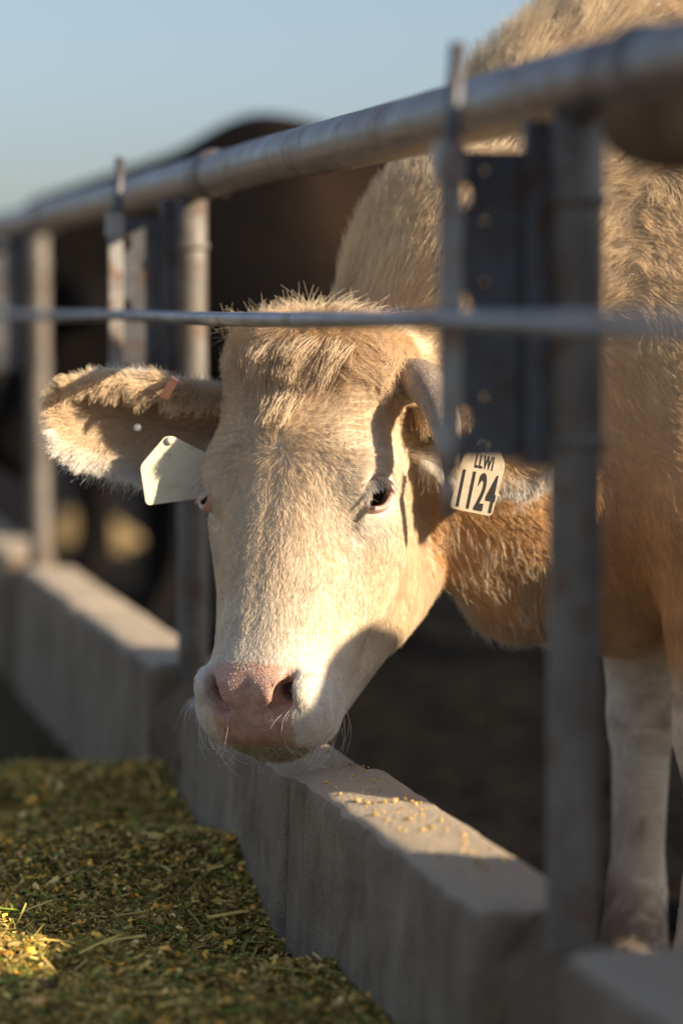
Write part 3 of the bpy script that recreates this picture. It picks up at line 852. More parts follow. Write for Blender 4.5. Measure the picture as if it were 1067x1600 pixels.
# ---- forelock: the long lock hanging to the whorl
NL = 6500
lq = np.stack([rng.normal(0, .020, NL), rng.uniform(.0, 1.0, NL) ** 1.3 * .085, np.zeros(NL)], -1)
lq[:, 0] *= 1.7 - 1.2 * lq[:, 1] / .085
lq[:, 2] = .01
for _ in range(6):
    g = np.stack([(head_sdf((lq + e).astype(np.float32)) - head_sdf((lq - e).astype(np.float32))) / .004 for e in np.eye(3) * .002], -1)
    g = unit(g); lq = lq - g * head_sdf(lq.astype(np.float32))[:, None]
lp = from_head(lq); lnn = g @ HM
lfl = unit(np.array((-.012, .150, .0)) + np.stack([lq[:, 0] * .35, 0 * lq[:, 0], 0 * lq[:, 0]], -1) - lq) @ HM + vnoise(lp, .02, 6) * .40
strands('forelock', body, lp, lnn, lfl, .052, np.clip((GOLD * .4 + CREAM * .6) * (1 + vnoise(lp, .012, 9)[:, :1] * .15 + rng.normal(0, .1, (NL, 1))), 0, .9), .00038, .55, .6, .7, .016, .12, npt=6)

# ---- ear hair
def ear_hair(E, tag_, k):
    n, m = E['n'], E['m']; a, b, c = E['a'], E['b'], E['c']
    def samp(N, u0, u1, v0, v1, back=False):
        u = rng.uniform(u0, u1, N) * (n - 1); v = rng.uniform(v0, v1, N) * (m - 1)
        i = np.minimum(u.astype(int), n - 2); j = np.minimum(v.astype(int), m - 2); fu = (u - i)[:, None]; fv = (v - j)[:, None]
        g = lambda A: A[i, j] * (1 - fu) * (1 - fv) + A[i + 1, j] * fu * (1 - fv) + A[i, j + 1] * (1 - fu) * fv + A[i + 1, j + 1] * fu * fv
        nn = unit(g(E['N'])); p = g(E['G'])
        return (p - nn * .004, -nn, u / (n - 1), v / (m - 1)) if back else (p, nn, u / (n - 1), v / (m - 1))
    tanc = np.array((.80, .63, .42)); wht = np.array((.86, .82, .76))
    def col(base, N): return np.clip(base * (1 + rng.normal(0, .09, (N, 1))), .02, .93)
    # inside hair
    N = int(15000 * k); p, nn, u, v = samp(N, .05, .99, .04, .72)
    keep = rng.random(N) > .92 * np.exp(-((u - .36) / .16) ** 2) * np.exp(-((v - .42) / .24) ** 2)
    p, nn, u, v = p[keep], nn[keep], u[keep], v[keep]; N = len(p)
    fl = a * (.9 - .3 * (v < .3))[:, None] + b * (1.1 - 2.2 * v)[:, None] + vnoise(p, .02, 21) * .6
    cl = tanc + (wht - tanc) * (.75 * sstep(.30 - v, .0, .28))[:, None]
    strands('inner_ear_hair', body, p, nn, fl, .031, col(cl, N), .00028, .45, .35, .55, .011, .17)
    # folded upper edge: long hair hanging over the hollow
    N = int(7000 * k); p, nn, u, v = samp(N, .10, .97, .74, 1.0)
    fl = a * (.55)  + b * (.2 + .9 * (v > .86))[:, None] + vnoise(p, .025, 22) * .6
    strands('ear_fold_hair', body, p, nn, fl, .030 + .012 * (u < .6), col(np.array((.80, .64, .44)) + 0 * p, N), .00036, .35, .5, .7, .013, .15)
    # back of the ear
    N = int(9000 * k); p, nn, u, v = samp(N, .03, .99, .0, 1.0, True)
    fl = a * 1.0 + b * ((.5 - v) * 2.0)[:, None] + vnoise(p, .02, 23) * .4
    strands('ear_back_hair', body, p, nn, fl, .017, col(np.array((.78, .66, .48)) + 0 * p, N), .00034, .5, .3, .5, .012, .14)
    # white fringe along the lower edge and tip
    N = int(7500 * k); p, nn, u, v = samp(N, .16, .995, .0, .07)
    tipk = sstep(u, .80, 1.0)[:, None]
    fl = b * (1.0 - .6 * tipk) + a * (.35 + 1.2 * tipk) + vnoise(p, .012, 24) * .5
    strands('ear_fringe', body, p, unit(nn + b * .3), fl, .025 + .007 * np.sin(u * 9) ** 2, col(wht + 0 * p, N), .00036, .25, .2, .75, .009, .15)
    N = int(1500 * k); p, nn, u, v = samp(N, .45, .995, .72, .84, True)
    fl = -b * 1.0 + a * .7 + vnoise(p, .012, 25) * .5
    strands('ear_fringe', body, p, unit(nn - b * .8), fl, .013, col(wht * .95 + 0 * p, N), .00032, .6, .2, .6, .010, .2)
def ear_wisps(E, N):
    n, m = E['n'], E['m']; u = rng.uniform(.15, .99, N); i = (u * (n - 1)).astype(int); lowr = rng.random(N) < .65
    p = np.where(lowr[:, None], E['G'][i, 0], E['G'][i, int(m * .8)]); o_ = np.where(lowr[:, None], E['b'], -E['b']) * (1 - .5 * sstep(u, .85, 1))[:, None] + E['a'] * (.4 + sstep(u, .8, 1))[:, None]
    nn = np.tile(E['c'], (N, 1)); fl = o_ + rng.normal(0, .28, (N, 3))
    strands('ear_wisps', body, p, nn, fl, rng.uniform(.018, .040, N) * np.where(lowr, 1, .5), np.tile((.86, .81, .72), (N, 1)), .00022, .15, .1, .35, .012, .16)
ear_wisps(EL, 1500); ear_wisps(ER, 900)
ear_hair(EL, 'l', 1.0)
ear_hair(ER, 'r', .8)

# ---- eyes
M_eye = mat('eye_ball', (.012, .006, .004), .04, 0, .8)
M_lid = mat('eye_lid', (.62, .36, .29), .38)
M_iris = mat('eye_white', (.20, .10, .06), .12)
for sg in (1, -1):
    mir = np.array((sg, 1, 1))
    out = unit(np.array((.80 * sg, .06, .60))); ctr = EYE * mir - out * .0030 + (np.array((-.0035, .0, .006)) if sg < 0 else 0)
    e1 = unit(np.array((-.55 * sg, .45, .62))); e1 = unit(e1 - (e1 @ out) * out)      # towards the inner corner
    e2 = np.cross(out, e1); e2 = e2 if e2[1] < 0 else -e2                            # up the face
    bm = bmesh.new(); bmesh.ops.create_uvsphere(bm, u_segments=28, v_segments=18, radius=.0260)
    for f in bm.faces: f.smooth = True
    w = from_head(ctr - out * .001)
    for v in bm.verts: v.co += Vector(w)
    eb = obj('eyeball', bm, M_eye, body, True)
    # iris rim: a pale crescent beside the pupil
    bm = bmesh.new(); pts = []
    for k in range(15):
        an = R(120 + k * 9); q = ctr - out * .001 + (e1 * math.cos(R(0)) * .0 + out * .0)
        d = unit(out * 1.0 + e1 * (.62 * math.cos(R(-70 + k * 10))) + e2 * (.62 * math.sin(R(-70 + k * 10))))
        pts.append(from_head(ctr - out * .001 + d * .0253))
    add_tube(bm, pts, [.0008 + .0010 * math.sin(PI * k / 14) for k in range(15)], 8)
    obj('sclera', bm, M_iris, eb, True)
    # lids: almond ring of thick pink skin
    bm = bmesh.new(); K = 40; rings = []
    for k in range(K):
        th = 2 * PI * k / K; x = math.cos(th); y = math.sin(th)
        ex = .0275 * x; ey = .0175 * y * (1 - .30 * x * x) * (.72 if y > 0 else .95) - .003 * x
        d = unit(out * .0150 + e1 * ex * .95 + e2 * ey)
        inner = ctr + d * .0268; mid = ctr + d * .0292 + (e1 * x * .0015 + e2 * y * .0015)
        d2 = unit(out * .0130 + e1 * ex * 1.05 + e2 * ey * 1.15)
        outer = ctr + d2 * .0305; last = ctr + unit(out * .005 + e1 * ex * 1.1 + e2 * ey * 1.3) * .0295
        rings.append([bm.verts.new(Vector(from_head(z))) for z in (ctr + d * .0195, inner, mid, outer, last)])
    for k in range(K):
        A_, B_ = rings[k], rings[(k + 1) % K]
        for z in range(4):
            f = bm.faces.new((A_[z], A_[z + 1], B_[z + 1], B_[z])); f.smooth = True
    obj('eyelid', bm, M_lid, body, True)
    # lashes on the upper lid
    N = 170; th = rng.uniform(.12 * PI, .95 * PI, N)
    pp = []; dd = []
    for a_ in th:
        x, y = math.cos(a_), math.sin(a_); ex = .0275 * x; ey = .0175 * y * (1 - .30 * x * x) * .72 - .003 * x
        d = unit(out * .0150 + e1 * ex * .95 + e2 * ey); pp.append(ctr + d * .0290); dd.append(unit(out * 1.0 + e2 * .25 - e1 * .25 + e1 * x * .3))
    pp = from_head(np.array(pp)); dd = np.array(dd) @ HM; nrm = np.tile(unit(e2) @ HM, (N, 1))
    strands('eyelashes', body, pp, unit(dd), dd * 0 + (-e2) @ HM, .020, np.tile((.90, .84, .74), (N, 1)), .00026, 1.3, .9, .0, .01, .10)

# ---- horn
M_horn = mat('horn', (.30, .23, .17), .6)
nt, n_, l_, b_ = nodes(M_horn)
hv = noise(nt, 30, 8, .7, mapped(nt)); l_.new(ramp(nt, hv.outputs[0], [(.3, (.22, .16, .115)), (.7, (.50, .41, .32))]).outputs[0], b_.inputs['Base Color'])
ck = n_.new('ShaderNodeTexVoronoi'); ck.feature = 'DISTANCE_TO_EDGE'; ck.inputs['Scale'].default_value = 150; l_.new(mapped(nt), ck.inputs['Vector'])
ckr = ramp(nt, ck.outputs['Distance'], [(0, (0, 0, 0)), (.1, (1, 1, 1))]); l_.new(bump(nt, ckr.outputs[0], .6, .0015), b_.inputs['Normal'])
bm = bmesh.new()
hp = [from_head((.094, .050, -.085)), P(652, 590, 3.735), P(670, 604, 3.70), P(687, 634, 3.66), P(699, 674, 3.635), P(704, 714, 3.62), P(699, 756, 3.61)]
hr = [.030, .0285, .0265, .0235, .019, .012, .003]
cs = np.array(hp); tt = np.linspace(0, len(cs) - 1, 40)
hpts = [np.array([np.interp(t, range(len(cs)), cs[:, k]) for k in range(3)]) for t in tt]
hpts = np.array(hpts)
for _ in range(4): hpts[1:-1] = (hpts[:-2] + 2 * hpts[1:-1] + hpts[2:]) / 4
add_tube(bm, hpts, [np.interp(t, range(len(hr)), hr) * (1 + .020 * math.sin(t * 21) * max(0, 1 - t / 4) + .012 * math.sin(t * 9)) for t in tt], 28)
obj('horn', bm, M_horn, body, True)

# hair falling over the root of the horn
N = 1500
rq = np.stack([rng.uniform(.060, .112, N), rng.uniform(.005, .060, N), rng.uniform(-.08, -.01, N)], -1)
for _ in range(5):
    g = np.stack([(head_sdf((rq + e_).astype(np.float32)) - head_sdf((rq - e_).astype(np.float32))) / .004 for e_ in np.eye(3) * .002], -1)
    g = unit(g); rq = rq - g * head_sdf(rq.astype(np.float32))[:, None]
strands('horn_tuft', body, from_head(rq), unit(g @ HM), np.tile(np.array((1.0, .55, .15)) @ HM, (N, 1)) + vnoise(from_head(rq), .012, 51) * .6, rng.uniform(.022, .045, N), np.clip((GOLD * .5 + CREAM * .5) * (1 + rng.normal(0, .1, (N, 1))), 0, .9), .00030, .75, .6, .6, .012, .16)
# ---- whiskers and chin beard
def on_head(q, it=6):
    for _ in range(it):
        g = np.stack([(head_sdf((q + e).astype(np.float32)) - head_sdf((q - e).astype(np.float32))) / .004 for e in np.eye(3) * .002], -1)
        g = unit(g); q = q - g * head_sdf(q.astype(np.float32))[:, None]
    return q, g
N = 150
wq = np.stack([rng.choice((-1, 1), N, p=(.62, .38)) * rng.uniform(.03, .09, N), rng.uniform(.47, .55, N), rng.uniform(-.11, -.04, N)], -1)
wq, g = on_head(wq)
fl = (g + np.stack([np.sign(wq[:, 0]) * .35, .55 + 0 * wq[:, 0], -.15 + 0 * wq[:, 0]], -1) * 1.0) @ HM + rng.normal(0, .15, (N, 3))
strands('whiskers', body, from_head(wq), unit(g @ HM), fl - UP * .4, rng.uniform(.025, .065, N), np.tile((.86, .82, .75), (N, 1)), .00022, .9, 1.4, .0, .01, .10, npt=7)
N = 2600
wq = np.stack([rng.uniform(-.055, .055, N), rng.uniform(.522, .552, N), rng.uniform(-.12, -.065, N)], -1)
wq, g = on_head(wq); k_ = (wq[:, 1] > .515); wq, g = wq[k_], g[k_]; N = len(wq)
fl = (np.stack([0 * wq[:, 0], 1 + 0 * wq[:, 0], -.3 + 0 * wq[:, 0]], -1)) @ HM - UP * .5 + vnoise(from_head(wq), .01, 31) * .5
bc = np.array((.44, .36, .17)); bc = bc + (np.array((.8, .74, .6)) - bc) * (rng.random((N, 1)) ** 2)
strands('chin_hair', body, from_head(wq), unit(g @ HM), fl, rng.uniform(.007, .020, N), bc, .00030, .55, .5, .5, .010, .2)

# ------------------------------------------------------------------ ear tags
M_tag = mat('tag_plastic', (.72, .66, .45), .45)
nt, n_, l_, b_ = nodes(M_tag); tv = noise(nt, 38, 8, .7, mapped(nt), .8)
l_.new(ramp(nt, tv.outputs[0], [(.30, (.42, .36, .22)), (.44, (.70, .65, .47)), (.7, (.78, .73, .56))]).outputs[0], b_.inputs['Base Color'])
M_tag2 = mat('tag_plastic_worn', (.72, .6, .42), .5)
nt, n_, l_, b_ = nodes(M_tag2); tv = noise(nt, 45, 8, .75, mapped(nt), .8)
l_.new(ramp(nt, tv.outputs[0], [(.30, (.45, .34, .21)), (.45, (.68, .55, .38)), (.7, (.76, .64, .46))]).outputs[0], b_.inputs['Base Color'])
M_ink = mat('tag_ink', (.03, .025, .022), .7)
M_copper = mat('copper', (.45, .19, .10), .32, .8); M_stud = mat('stud', (.75, .72, .66), .5)

def slab(bm, pts, thick, nrm, rnd=0):
    """polygon outline (world points) given a real thickness"""
    vs = [bm.verts.new(Vector(p)) for p in pts]; f = bm.faces.new(vs)
    r = bmesh.ops.extrude_face_region(bm, geom=[f])
    ev = [v for v in r['geom'] if isinstance(v, bmesh.types.BMVert)]
    for v in ev: v.co += Vector(nrm) * thick
    bmesh.ops.recalc_face_normals(bm, faces=bm.faces)

def rounded(poly, rad, seg=4):
    out = []; n = len(poly)
    for i in range(n):
        p0, p, p1 = (np.array(poly[(i + k) % n], float) for k in (-1, 0, 1))
        a = unit(p0 - p); b = unit(p1 - p); r = min(rad, .4 * np.linalg.norm(p0 - p), .4 * np.linalg.norm(p1 - p))
        for k in range(seg + 1):
            t = k / seg; out.append((1 - t) ** 2 * (p + a * r) + 2 * t * (1 - t) * p + t * t * (p + b * r))
    return out

def tag_plane(o, right, up):
    nrm = unit(np.cross(right, up)); return nrm if nrm @ Bk > 0 else -nrm
# blank tag
t0 = P(280, 740, 3.765); rr = unit(RT * .93 - Bk * .36); uu = unit(UP + Bk * .05); rr = unit(rr - (rr @ uu) * uu)
tn_ = tag_plane(t0, rr, uu); sc = 3.765 / FPX
poly = [(-22, 58), (-60, 13), (-51, -49), (62, -36), (46, 30), (-10, 59)]
pts = [t0 + rr * x * sc * 1.06 + uu * y * sc for x, y in rounded(poly, 8)]
te = empty('ear_tag', tuple(t0), label='blank pale yellow ear tag hanging from the wide open fluffy ear', cat='ear tag')
bm = bmesh.new(); slab(bm, pts, -.0018, tn_); obj('tag_plate', bm, M_tag, te)
bm = bmesh.new(); c_ = t0 + rr * (-16) * sc + uu * 52 * sc; add_tube(bm, [c_ - tn_ * .016, c_ + tn_ * .004, c_ + tn_ * .0055], [.0052, .0052, .003], 16); obj('stud', bm, M_tag, te, True)
# numbered tag
t1 = P(748, 752, 3.675); rr = unit(RT * .975 - UP * .20); uu = unit(UP * .975 + RT * .17); uu = unit(uu - (uu @ rr) * rr)
tn1 = tag_plane(t1, rr, uu); sc = 3.675 / FPX
poly = [(-12, 66), (-32, 34), (-37, -50), (31, -50), (36, 34), (14, 66)]
pts = [t1 + rr * x * sc + uu * y * sc for x, y in rounded(poly, 8)]
te = empty('ear_tag', tuple(t1), label='worn cream ear tag printed 1124 on the ear behind the bracket', cat='ear tag')
bm = bmesh.new(); slab(bm, pts, -.0018, tn1); obj('tag_plate', bm, M_tag2, te)
def lettering(txt, x, y, h, wscale, parent, o, r, u, nn, sc, m):
    cu = bpy.data.curves.new('lettering', 'FONT'); cu.body = txt; cu.align_x = 'CENTER'; cu.size = 1; cu.offset = .028; cu.space_character = 1.12
    ob = bpy.data.objects.new('tmp', cu); C.objects.link(ob)
    me = bpy.data.meshes.new_from_object(ob); bpy.data.objects.remove(ob); bpy.data.curves.remove(cu)
    co = np.array([v.co for v in me.vertices]); co[:, 1] /= .70
    w = o + r * ((x + co[:, :1] * h * wscale) * sc) + u * ((y + co[:, 1:2] * h) * sc) + nn * .0004
    me.vertices.foreach_set('co', w.astype(np.float32).ravel()); me.update()
    return link('lettering', me, m, parent)
lettering('1124', -1, -43, 56, .52, te, t1, rr, uu, tn1, sc, M_ink)
lettering('LLWI', 3, 21, 21, .58, te, t1, rr, uu, tn1, sc, M_ink)
bm = bmesh.new(); c_ = t1 + uu * 56 * sc; add_tube(bm, [c_ - tn1 * .02, c_ + tn1 * .004, c_ + tn1 * .0055], [.0052, .0052, .003], 16); obj('stud', bm, M_tag2, te, True)
# copper clip and stud in the wide ear
te = empty('ear_clip', tuple(P(262, 608, 3.74)), label='small copper metal clip clamped on the upper edge of the fluffy ear', cat='ear clip')
bm = bmesh.new(); d0 = 3.752
quad = [P(249, 620, d0), P(263, 624, d0 - .002), P(278, 596, d0 + .004), P(266, 590, d0 + .006)]
slab(bm, quad, -.0012, Bk); quad = [P(266, 590, d0 + .005), P(278, 596, d0 + .003), P(281, 592, d0 + .03), P(269, 586, d0 + .03)]
slab(bm, quad, -.0012, UP); obj('clip_band', bm, M_copper, te)
te = empty('ear_button', tuple(P(215, 668, 3.80)), label='small round white button stud in the hollow of the fluffy ear', cat='stud')
bm = bmesh.new(); c_ = P(215, 668, 3.79); add_tube(bm, [c_ + FW * .02, c_, c_ - FW * .003, c_ - FW * .0045], [.0030, .0055, .0050, .002], 16); obj('button', bm, M_stud, te, True)

# ================================================================== dark cattle
def generic_prims(up):
    L = []
    def cn(a, ra, b, rb, k=.1): L.append((np.array(a, float), ra, np.array(b, float), rb, k))
    cn((-1.05, 0, .93), .27, (-.45, 0, .86), .335); cn((-.45, 0, .86), .335, (.12, 0, .84), .30)
    cn((-1.15, 0, 1.12), .13, (-.3, 0, 1.10), .16); cn((-.3, 0, 1.10), .16, (.12, 0, 1.17), .13)
    cn((-1.2, .12, 1.05), .14, (-1.2, -.12, 1.05), .14)
    if up: cn((.1, 0, 1.07), .23, (.58, 0, 1.00), .14); cn((.15, 0, .80), .22, (.56, 0, .85), .11)
    else: cn((.1, 0, 1.02), .23, (.62, 0, .80), .125); cn((.15, 0, .78), .22, (.58, 0, .70), .11)
    for s in (-1, 1):
        cn((.10, .15 * s, .85), .15, (.12, .16 * s, .55), .09, .05); cn((.12, .16 * s, .55), .085, (.13, .15 * s, .36), .058, .03); cn((.13, .15 * s, .36), .055, (.13, .15 * s, .10), .042, .03); cn((.13, .15 * s, .10), .045, (.17, .15 * s, .0), .058, .02)
        cn((-1.12, .15 * s, .90), .18, (-1.02, .17 * s, .62), .12, .06); cn((-1.02, .17 * s, .62), .10, (-1.22, .17 * s, .46), .062, .03); cn((-1.22, .17 * s, .46), .06, (-1.16, .17 * s, .12), .044, .03); cn((-1.16, .17 * s, .10), .045, (-1.12, .17 * s, .0), .058, .02)
    cn((-1.33, 0, 1.10), .03, (-1.40, 0, .85), .026, .04); cn((-1.40, 0, .85), .028, (-1.38, 0, .45), .045, .03)
    return L
def generic_cow(up):
    pr = generic_prims(up)
    x = np.arange(-1.6, 1.25, .024, dtype=np.float32); y = np.arange(-.48, .48, .024, dtype=np.float32); z = np.arange(-.09, 1.45, .024, dtype=np.float32)
    G = np.stack(np.meshgrid(x, y, z, indexing='ij'), -1); d = None
    for a, ra, b, rb, k in pr:
        e = cone(G, a, ra, b, rb); d = e if d is None else smin(d, e, k)
    tl = unit(np.array((.28, 0, -.96)) if up else np.array((.45, 0, -.9))); nl = np.array((-tl[2], 0, tl[0])); sl_ = np.cross(tl, nl)
    o = np.array((.62, 0, 1.02)) if up else np.array((.68, 0, .90))
    q = (G - o.astype(np.float32)) @ np.stack([sl_, tl, nl]).astype(np.float32).T
    d = smin(d, head_sdf(q), .07)
    for s in (-1, 1):
        b0 = o + tl * .09 - nl * .10 + sl_ * .09 * s; t0 = o + tl * .15 - nl * .11 + sl_ * .31 * s
        d = smin(d, cone(G, b0, .030, (b0 + t0) / 2, .048), .02); d = smin(d, cone(G, (b0 + t0) / 2, .046, t0, .018), .03)
    d = np.maximum(d, -(G[..., 2] + .03))
    return surface_nets(d, x, y, z)

def dark_coat(name, a, b, c):
    m = mat(name, a, .8, 0, .15); nt, n, l, bs = nodes(m); v = mapped(nt)
    n1 = noise(nt, 2.2, 5, .6, v, .5); n2 = noise(nt, 70, 6, .7, mapped(nt, (1, 1, .25)))
    c1 = ramp(nt, n1.outputs[0], [(.38, a), (.52, b), (.68, c)]).outputs[0]
    l.new(mix(nt, .5, c1, n2.outputs[0], 'OVERLAY'), bs.inputs['Base Color']); l.new(bump(nt, n2.outputs[0], .8, .02), bs.inputs['Normal'])
    return m
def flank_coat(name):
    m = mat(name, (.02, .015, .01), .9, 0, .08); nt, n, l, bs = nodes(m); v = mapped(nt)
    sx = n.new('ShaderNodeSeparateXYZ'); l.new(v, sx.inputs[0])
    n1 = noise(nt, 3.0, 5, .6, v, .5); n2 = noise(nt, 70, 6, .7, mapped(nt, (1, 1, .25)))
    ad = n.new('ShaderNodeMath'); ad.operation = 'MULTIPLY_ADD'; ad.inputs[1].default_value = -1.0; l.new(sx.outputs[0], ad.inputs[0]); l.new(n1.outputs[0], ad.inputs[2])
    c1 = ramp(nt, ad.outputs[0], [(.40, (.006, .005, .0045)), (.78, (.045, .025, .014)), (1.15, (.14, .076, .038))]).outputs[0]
    l.new(mix(nt, .5, c1, n2.outputs[0], 'OVERLAY'), bs.inputs['Base Color']); l.new(bump(nt, n2.outputs[0], .8, .02), bs.inputs['Normal'])
    return m
M_black = dark_coat('black_coat', (.007, .006, .0055), (.010, .008, .007), (.016, .012, .010))
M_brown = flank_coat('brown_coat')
meshes = {}
for up in (True, False):
    v_, f_ = generic_cow(up); o_ = pydata('cattle_body', v_, f_, M_black, smooth=True); meshes[up] = o_.data; bpy.data.objects.remove(o_)
M_eye2 = M_eye
def cattle(loc, heading, up, m, label, scale=1.0, mirror=False):
    t = empty('cow', loc, label=label, cat='cow'); t.rotation_euler = (0, 0, heading); t.scale = (scale,) * 3
    o = bpy.data.objects.new('body', meshes[up].copy()); C.objects.link(o); o.parent = t; o.data.materials.clear(); o.data.materials.append(m)
    for sg in (-1, 1):
        bm = bmesh.new(); bmesh.ops.create_uvsphere(bm, u_segments=12, v_segments=8, radius=.022)
        tl = unit(np.array((.28, 0, -.96)) if up else np.array((.45, 0, -.9))); nl = np.array((-tl[2], 0, tl[0])); s_ = np.cross(tl, nl)
        p = (np.array((.62, 0, 1.02)) if up else np.array((.68, 0, .90))) + tl * EYE[1] + nl * EYE[2] + s_ * (EYE[0] + .006) * sg
        for v in bm.verts: v.co += Vector(p)
        e = bpy.data.objects.new('eyeball', bpy.data.meshes.new('eyeball')); bm.to_mesh(e.data); bm.free(); C.objects.link(e); e.parent = o; e.data.materials.append(M_eye)
    return t
sdir = hz / np.linalg.norm(hz); perp = np.array((-sdir[1], sdir[0]))
face_sun = math.atan2(-sdir[1], -sdir[0])
base1 = np.array((1.2, 2.15))
c1 = base1 + sdir * .70
cattle((c1[0], c1[1], 0), face_sun, True, M_black, 'black cow beside the steer, standing just past the dark post', 1.21)
c2 = base1 + perp * .94 + sdir * .80
cattle((c2[0], c2[1], 0), face_sun, False, M_black, 'black cow standing in the pen beyond the steer, shading its legs', .965)
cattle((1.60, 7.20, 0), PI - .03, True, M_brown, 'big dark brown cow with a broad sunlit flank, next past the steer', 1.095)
cattle((1.60, 8.75, 0), PI - .1, False, M_black, 'black cow with lowered head behind the dark brown cow', 1.0)
cattle((1.60, 10.2, 0), PI, False, M_black, 'farthest black cow eating along the bunk', 1.0)


# ------------------------------------------------------------------ sleeve on the rail
M_rust = soil('rusty_sleeve', (.17, .10, .055), (.42, .27, .15), 18)
bm = bmesh.new(); bmesh.ops.create_uvsphere(bm, u_segments=36, v_segments=24, radius=1)
for v in bm.verts:
    v.co = Vector((FX + .040 * v.co.x, 2.27 + .215 * v.co.y, RZ - .040 + (.055 if v.co.z < 0 else .030) * v.co.z))
for f in bm.faces: f.smooth = True
te = empty('rail_sleeve', (FX, 2.26, RZ), label='rusty brown bulging sleeve wrapped round the top rail past its collar', cat='sleeve')
obj('wrap', bm, M_rust, te, True)

# ------------------------------------------------------------------ feed
def feed_z(X, Y):
    z = .168 + .036 * np.exp(-((Y - 4.50) / .26) ** 2) + .026 * np.exp(-((Y - 3.92) / .17) ** 2) - .05 * np.exp(-((Y - 3.53) / .17) ** 2) * np.exp(-((X - .78) / .30) ** 2)
    z = z - .010 * np.exp(-((Y - 4.2) / .10) ** 2) + .012 * np.exp(-((Y - 3.45) / .14) ** 2) * np.exp(-((X - .25) / .25) ** 2)
    z = z - .10 * sstep(Y, 4.65, 5.0) - .03 * sstep(-Y, -3.1, -2.6)
    return z + .019 * wav(X, Y, 11, 4, .6, 4) + .005 * wav(X, Y, 42, 4, .7, 17) + .003 * wav(X, Y, 150, 3, .7, 23)
def tint_mat(name, rough=.85):
    m = mat(name, (.2, .2, .1), rough, 0, .25); nt, n, l, b = nodes(m)
    a = n.new('ShaderNodeAttribute'); a.attribute_name = 'tint'; l.new(a.outputs['Color'], b.inputs['Base Color']); return m
M_feed = soil('feed_mass', (.07, .058, .022), (.25, .195, .075), 30)
M_bits = tint_mat('feed_bits')
fx = np.concatenate([np.linspace(-1.2, .05, 40), np.linspace(.06, .775, 130)]); fy = np.concatenate([np.linspace(1.0, 2.55, 30), np.linspace(2.57, 5.2, 420), np.linspace(5.25, 9, 40)])
feed = tag(heightfield('silage_feed', fx, fy, feed_z, M_feed), 'chopped olive brown silage feed heaped along the bunk', 'feed', kind='stuff')

def rot_mats(N, flat=.45):
    n = unit(np.stack([rng.normal(0, flat, N), rng.normal(0, flat, N), np.ones(N)], -1)); a = rng.uniform(0, 2 * PI, N)
    x = np.stack([np.cos(a), np.sin(a), 0 * a], -1); x = unit(x - (x * n).sum(-1, keepdims=True) * n); y = np.cross(n, x)
    return np.stack([x, y, n], 1)
PAL = np.array([(.07, .06, .022), (.13, .105, .04), (.20, .155, .065), (.30, .23, .11), (.36, .21, .055), (.42, .28, .07), (.085, .105, .028), (.045, .038, .018), (.40, .33, .19)])
PW = np.array([.2, .22, .18, .1, .045, .03, .10, .10, .025])
def bits(name, N, tv, tf, size, stretch, flat, parent, where, pal=None):
    p = where(N); M = rot_mats(N, flat)
    sz = size * rng.lognormal(0, .35, N)
    sc = np.stack([sz * rng.uniform(*stretch, N), sz * rng.uniform(.6, 1.1, N), sz * rng.uniform(.6, 1.1, N)], -1)
    q = tv[None] * sc[:, None, :] * (1 + rng.normal(0, .12, (N, len(tv), 1)))
    w = np.einsum('nvk,nkc->nvc', q, M) + p[:, None, :]
    f = (np.arange(N)[:, None, None] * len(tv) + tf[None]).reshape(-1, 3)
    o = pydata(name, w.reshape(-1, 3), f, M_bits, parent)
    P_, W_ = (PAL, PW) if pal is None else pal
    c = P_[rng.choice(len(P_), N, p=W_ / W_.sum())] * np.array((1.22, 1.10, .74)) * rng.uniform(1.8, 3.5, (N, 1))
    color_attr(o.data, 'tint', np.repeat(c, len(tv), 0)); o['kind'] = 'stuff'
    return o
def on_feed(N, dz=.002):
    y = 2.6 + 2.7 * rng.random(N * 3) ** .9; x = rng.uniform(-.25, .765, N * 3); k = x > .11 * y - .22
    x, y = x[k][:N], y[k][:N]
    return np.stack([x, y, feed_z(x, y) + rng.uniform(-.001, .004, N) + dz], -1)
flake_v = np.array([(-.5, -.5, 0), (0, -.55, .14), (.5, -.4, 0), (.5, .45, .02), (0, .5, .16), (-.5, .4, 0)]); flake_f = np.array([(0, 1, 4), (0, 4, 5), (1, 2, 3), (1, 3, 4)])
oct_v = np.array([(.5, 0, 0), (-.5, 0, 0), (0, .5, 0), (0, -.5, 0), (0, 0, .5), (0, 0, -.5)]); oct_f = np.array([(0, 2, 4), (2, 1, 4), (1, 3, 4), (3, 0, 4), (2, 0, 5), (1, 2, 5), (3, 1, 5), (0, 3, 5)])
st = []; 
for i_, x_ in enumerate((-.5, -.1, .5)):
    for a_ in (0, 2.1, 4.2): st.append((x_, .05 * math.cos(a_), .05 * math.sin(a_) + (.06 if i_ == 1 else 0)))
st = np.array(st); sf = []
for r_ in (0, 3):
    for k_ in range(3):
        a_, b_2 = r_ + k_, r_ + (k_ + 1) % 3; sf += [(a_, b_2, b_2 + 3), (a_, b_2 + 3, a_ + 3)]
sf = np.array(sf)
bits('feed_flakes', 84000, flake_v, flake_f, .0040, (1.0, 3.2), .8, feed, on_feed)
bits('feed_grains', 30000, oct_v, oct_f, .0040, (1.0, 1.6), .8, feed, on_feed)
bits('feed_grains', 1100, oct_v, oct_f, .0075, (1.0, 1.4), .8, feed, on_feed, (np.array([(.40, .24, .06), (.36, .20, .07), (.30, .17, .09)]), np.ones(3)))
bits('feed_stems', 15000, st, sf, .013, (1.0, 2.2), .55, feed, on_feed, (np.array([(.08, .11, .03), (.16, .15, .06), (.32, .26, .13), (.12, .09, .04)]), np.array((.3, .3, .25, .15))))
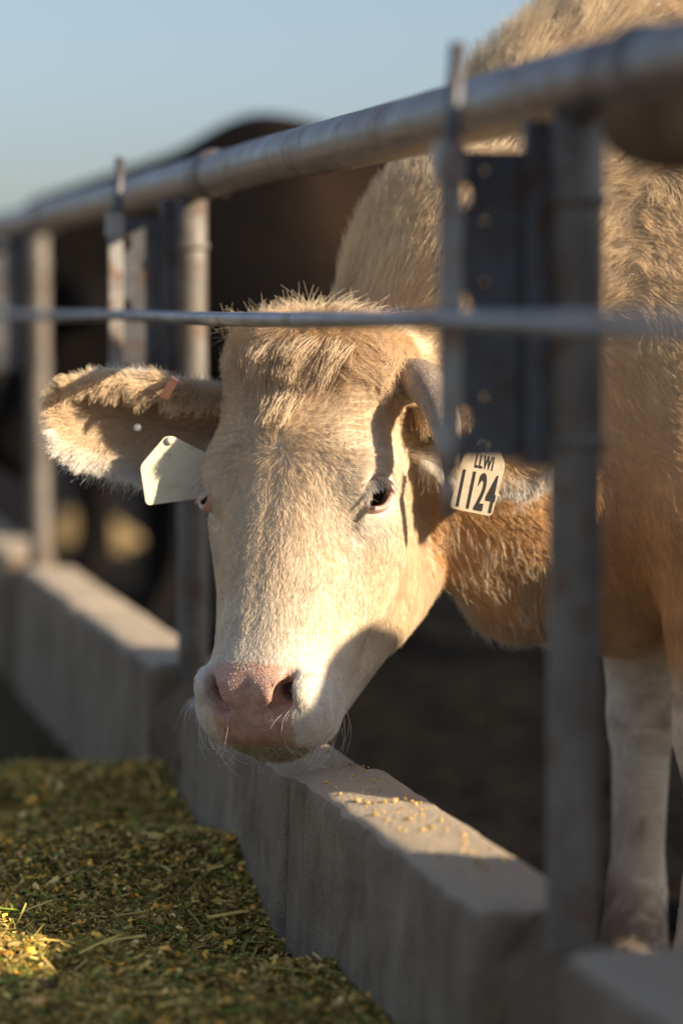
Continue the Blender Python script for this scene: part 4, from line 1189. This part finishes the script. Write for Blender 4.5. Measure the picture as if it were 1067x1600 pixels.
bits('feed_stems', 110, st, sf, .034, (1.0, 2.0), .35, feed, lambda N: on_feed(N, .007), (np.array([(.09, .14, .03), (.36, .29, .13), (.22, .19, .08)]), np.array((.4, .3, .3))))

# crumbs dropped on the bunk
M_crumb = mat('crumb', (.52, .36, .14), .8)
for k, (px, py, sz) in enumerate([(559, 1250, .010), (572, 1254, .008), (585, 1254, .007), (600, 1253, .008), (616, 1251, .009), (585, 1271, .007), (606, 1279, .005), (641, 1279, .008), (632, 1296, .006), (657, 1297, .006), (674, 1291, .008), (747, 1345, .009), (758, 1355, .008), (508, 1221, .006), (511, 1240, .005), (594, 1233, .005), (512, 1173, .006)]):
    d = (CAM[2] - BTOP - .004) / ((py - 481) / FPX); p = P(px, py, d)
    d = (CAM[2] - BTOP - .003) / -((p - CAM)[2] / d); p = P(px, py, d)
    p[0] = min(max(p[0], BX0 + .02), BX1 - .012)
    bm = bmesh.new(); bmesh.ops.create_icosphere(bm, subdivisions=1, radius=1)
    for v in bm.verts: v.co = Vector((v.co.x * sz * .55, v.co.y * sz * .7, v.co.z * sz * .42)) * random.uniform(.7, 1.25) + Vector((p[0], p[1], BTOP + sz * .3))
    tag(obj('feed_crumb', bm, M_crumb), 'small golden feed crumb lying on the sunlit bunk top', 'crumb', 'feed crumbs on the bunk top')

# straw heap far back in the pen
M_straw = soil('straw', (.26, .18, .08), (.48, .35, .17), 25)
sx_ = np.linspace(-.5, .5, 30); hx, hy = 1.62, 11.6
def heap(X, Y): r = np.hypot((X - hx) / .25, (Y - hy) / .25); return -.03 + .19 * np.exp(-(r * 1.3) ** 2) * (1 + .2 * wav(X, Y, 20, 4, .7, 2))
tag(heightfield('straw_heap', hx + sx_ * 1.6, hy + sx_ * 1.6, heap, M_straw), 'sunlit golden heap seen low between the dark cattle', 'straw heap')

# white fringe under the dewlap
def dewl(c, fn):
    px = (c - CAM); d = px @ FW; u = (px @ RT) / d * FPX + 533.5
    return ((fn[:, 2] < -.35) & (u > 690) & (u < 900) & (c[:, 2] < .72) & (c[:, 2] > .42)) * 1.0
N = 1500
dp, dn = scatter(VB, FB, dewl, N)
strands('dewlap_fringe', body, dp, dn, np.tile((.15, -.1, -1.), (N, 1)) + vnoise(dp, .03, 41) * .4, .034, np.clip(np.tile((.82, .73, .60), (N, 1)) * (1 + rng.normal(0, .08, (N, 1))), 0, .93), .00036, .5, .2, .6, .014, .14)

# feed dust and grains left on the bunk tops
def on_bunk(N):
    y = rng.uniform(2.72, 4.3, N); x = BX0 + .02 + (BX1 - BX0 - .035) * rng.random(N)
    return np.stack([x, y, np.where(y < 3.565, BTOP, BTOP - .012) + .0005 + 0 * x], -1)
bits('feed_dust', 420, oct_v, oct_f, .0032, (1.0, 1.8), .4, feed, on_bunk, (np.array([(.30, .20, .08), (.20, .16, .06), (.12, .09, .05)]), np.array((.5, .3, .2))))
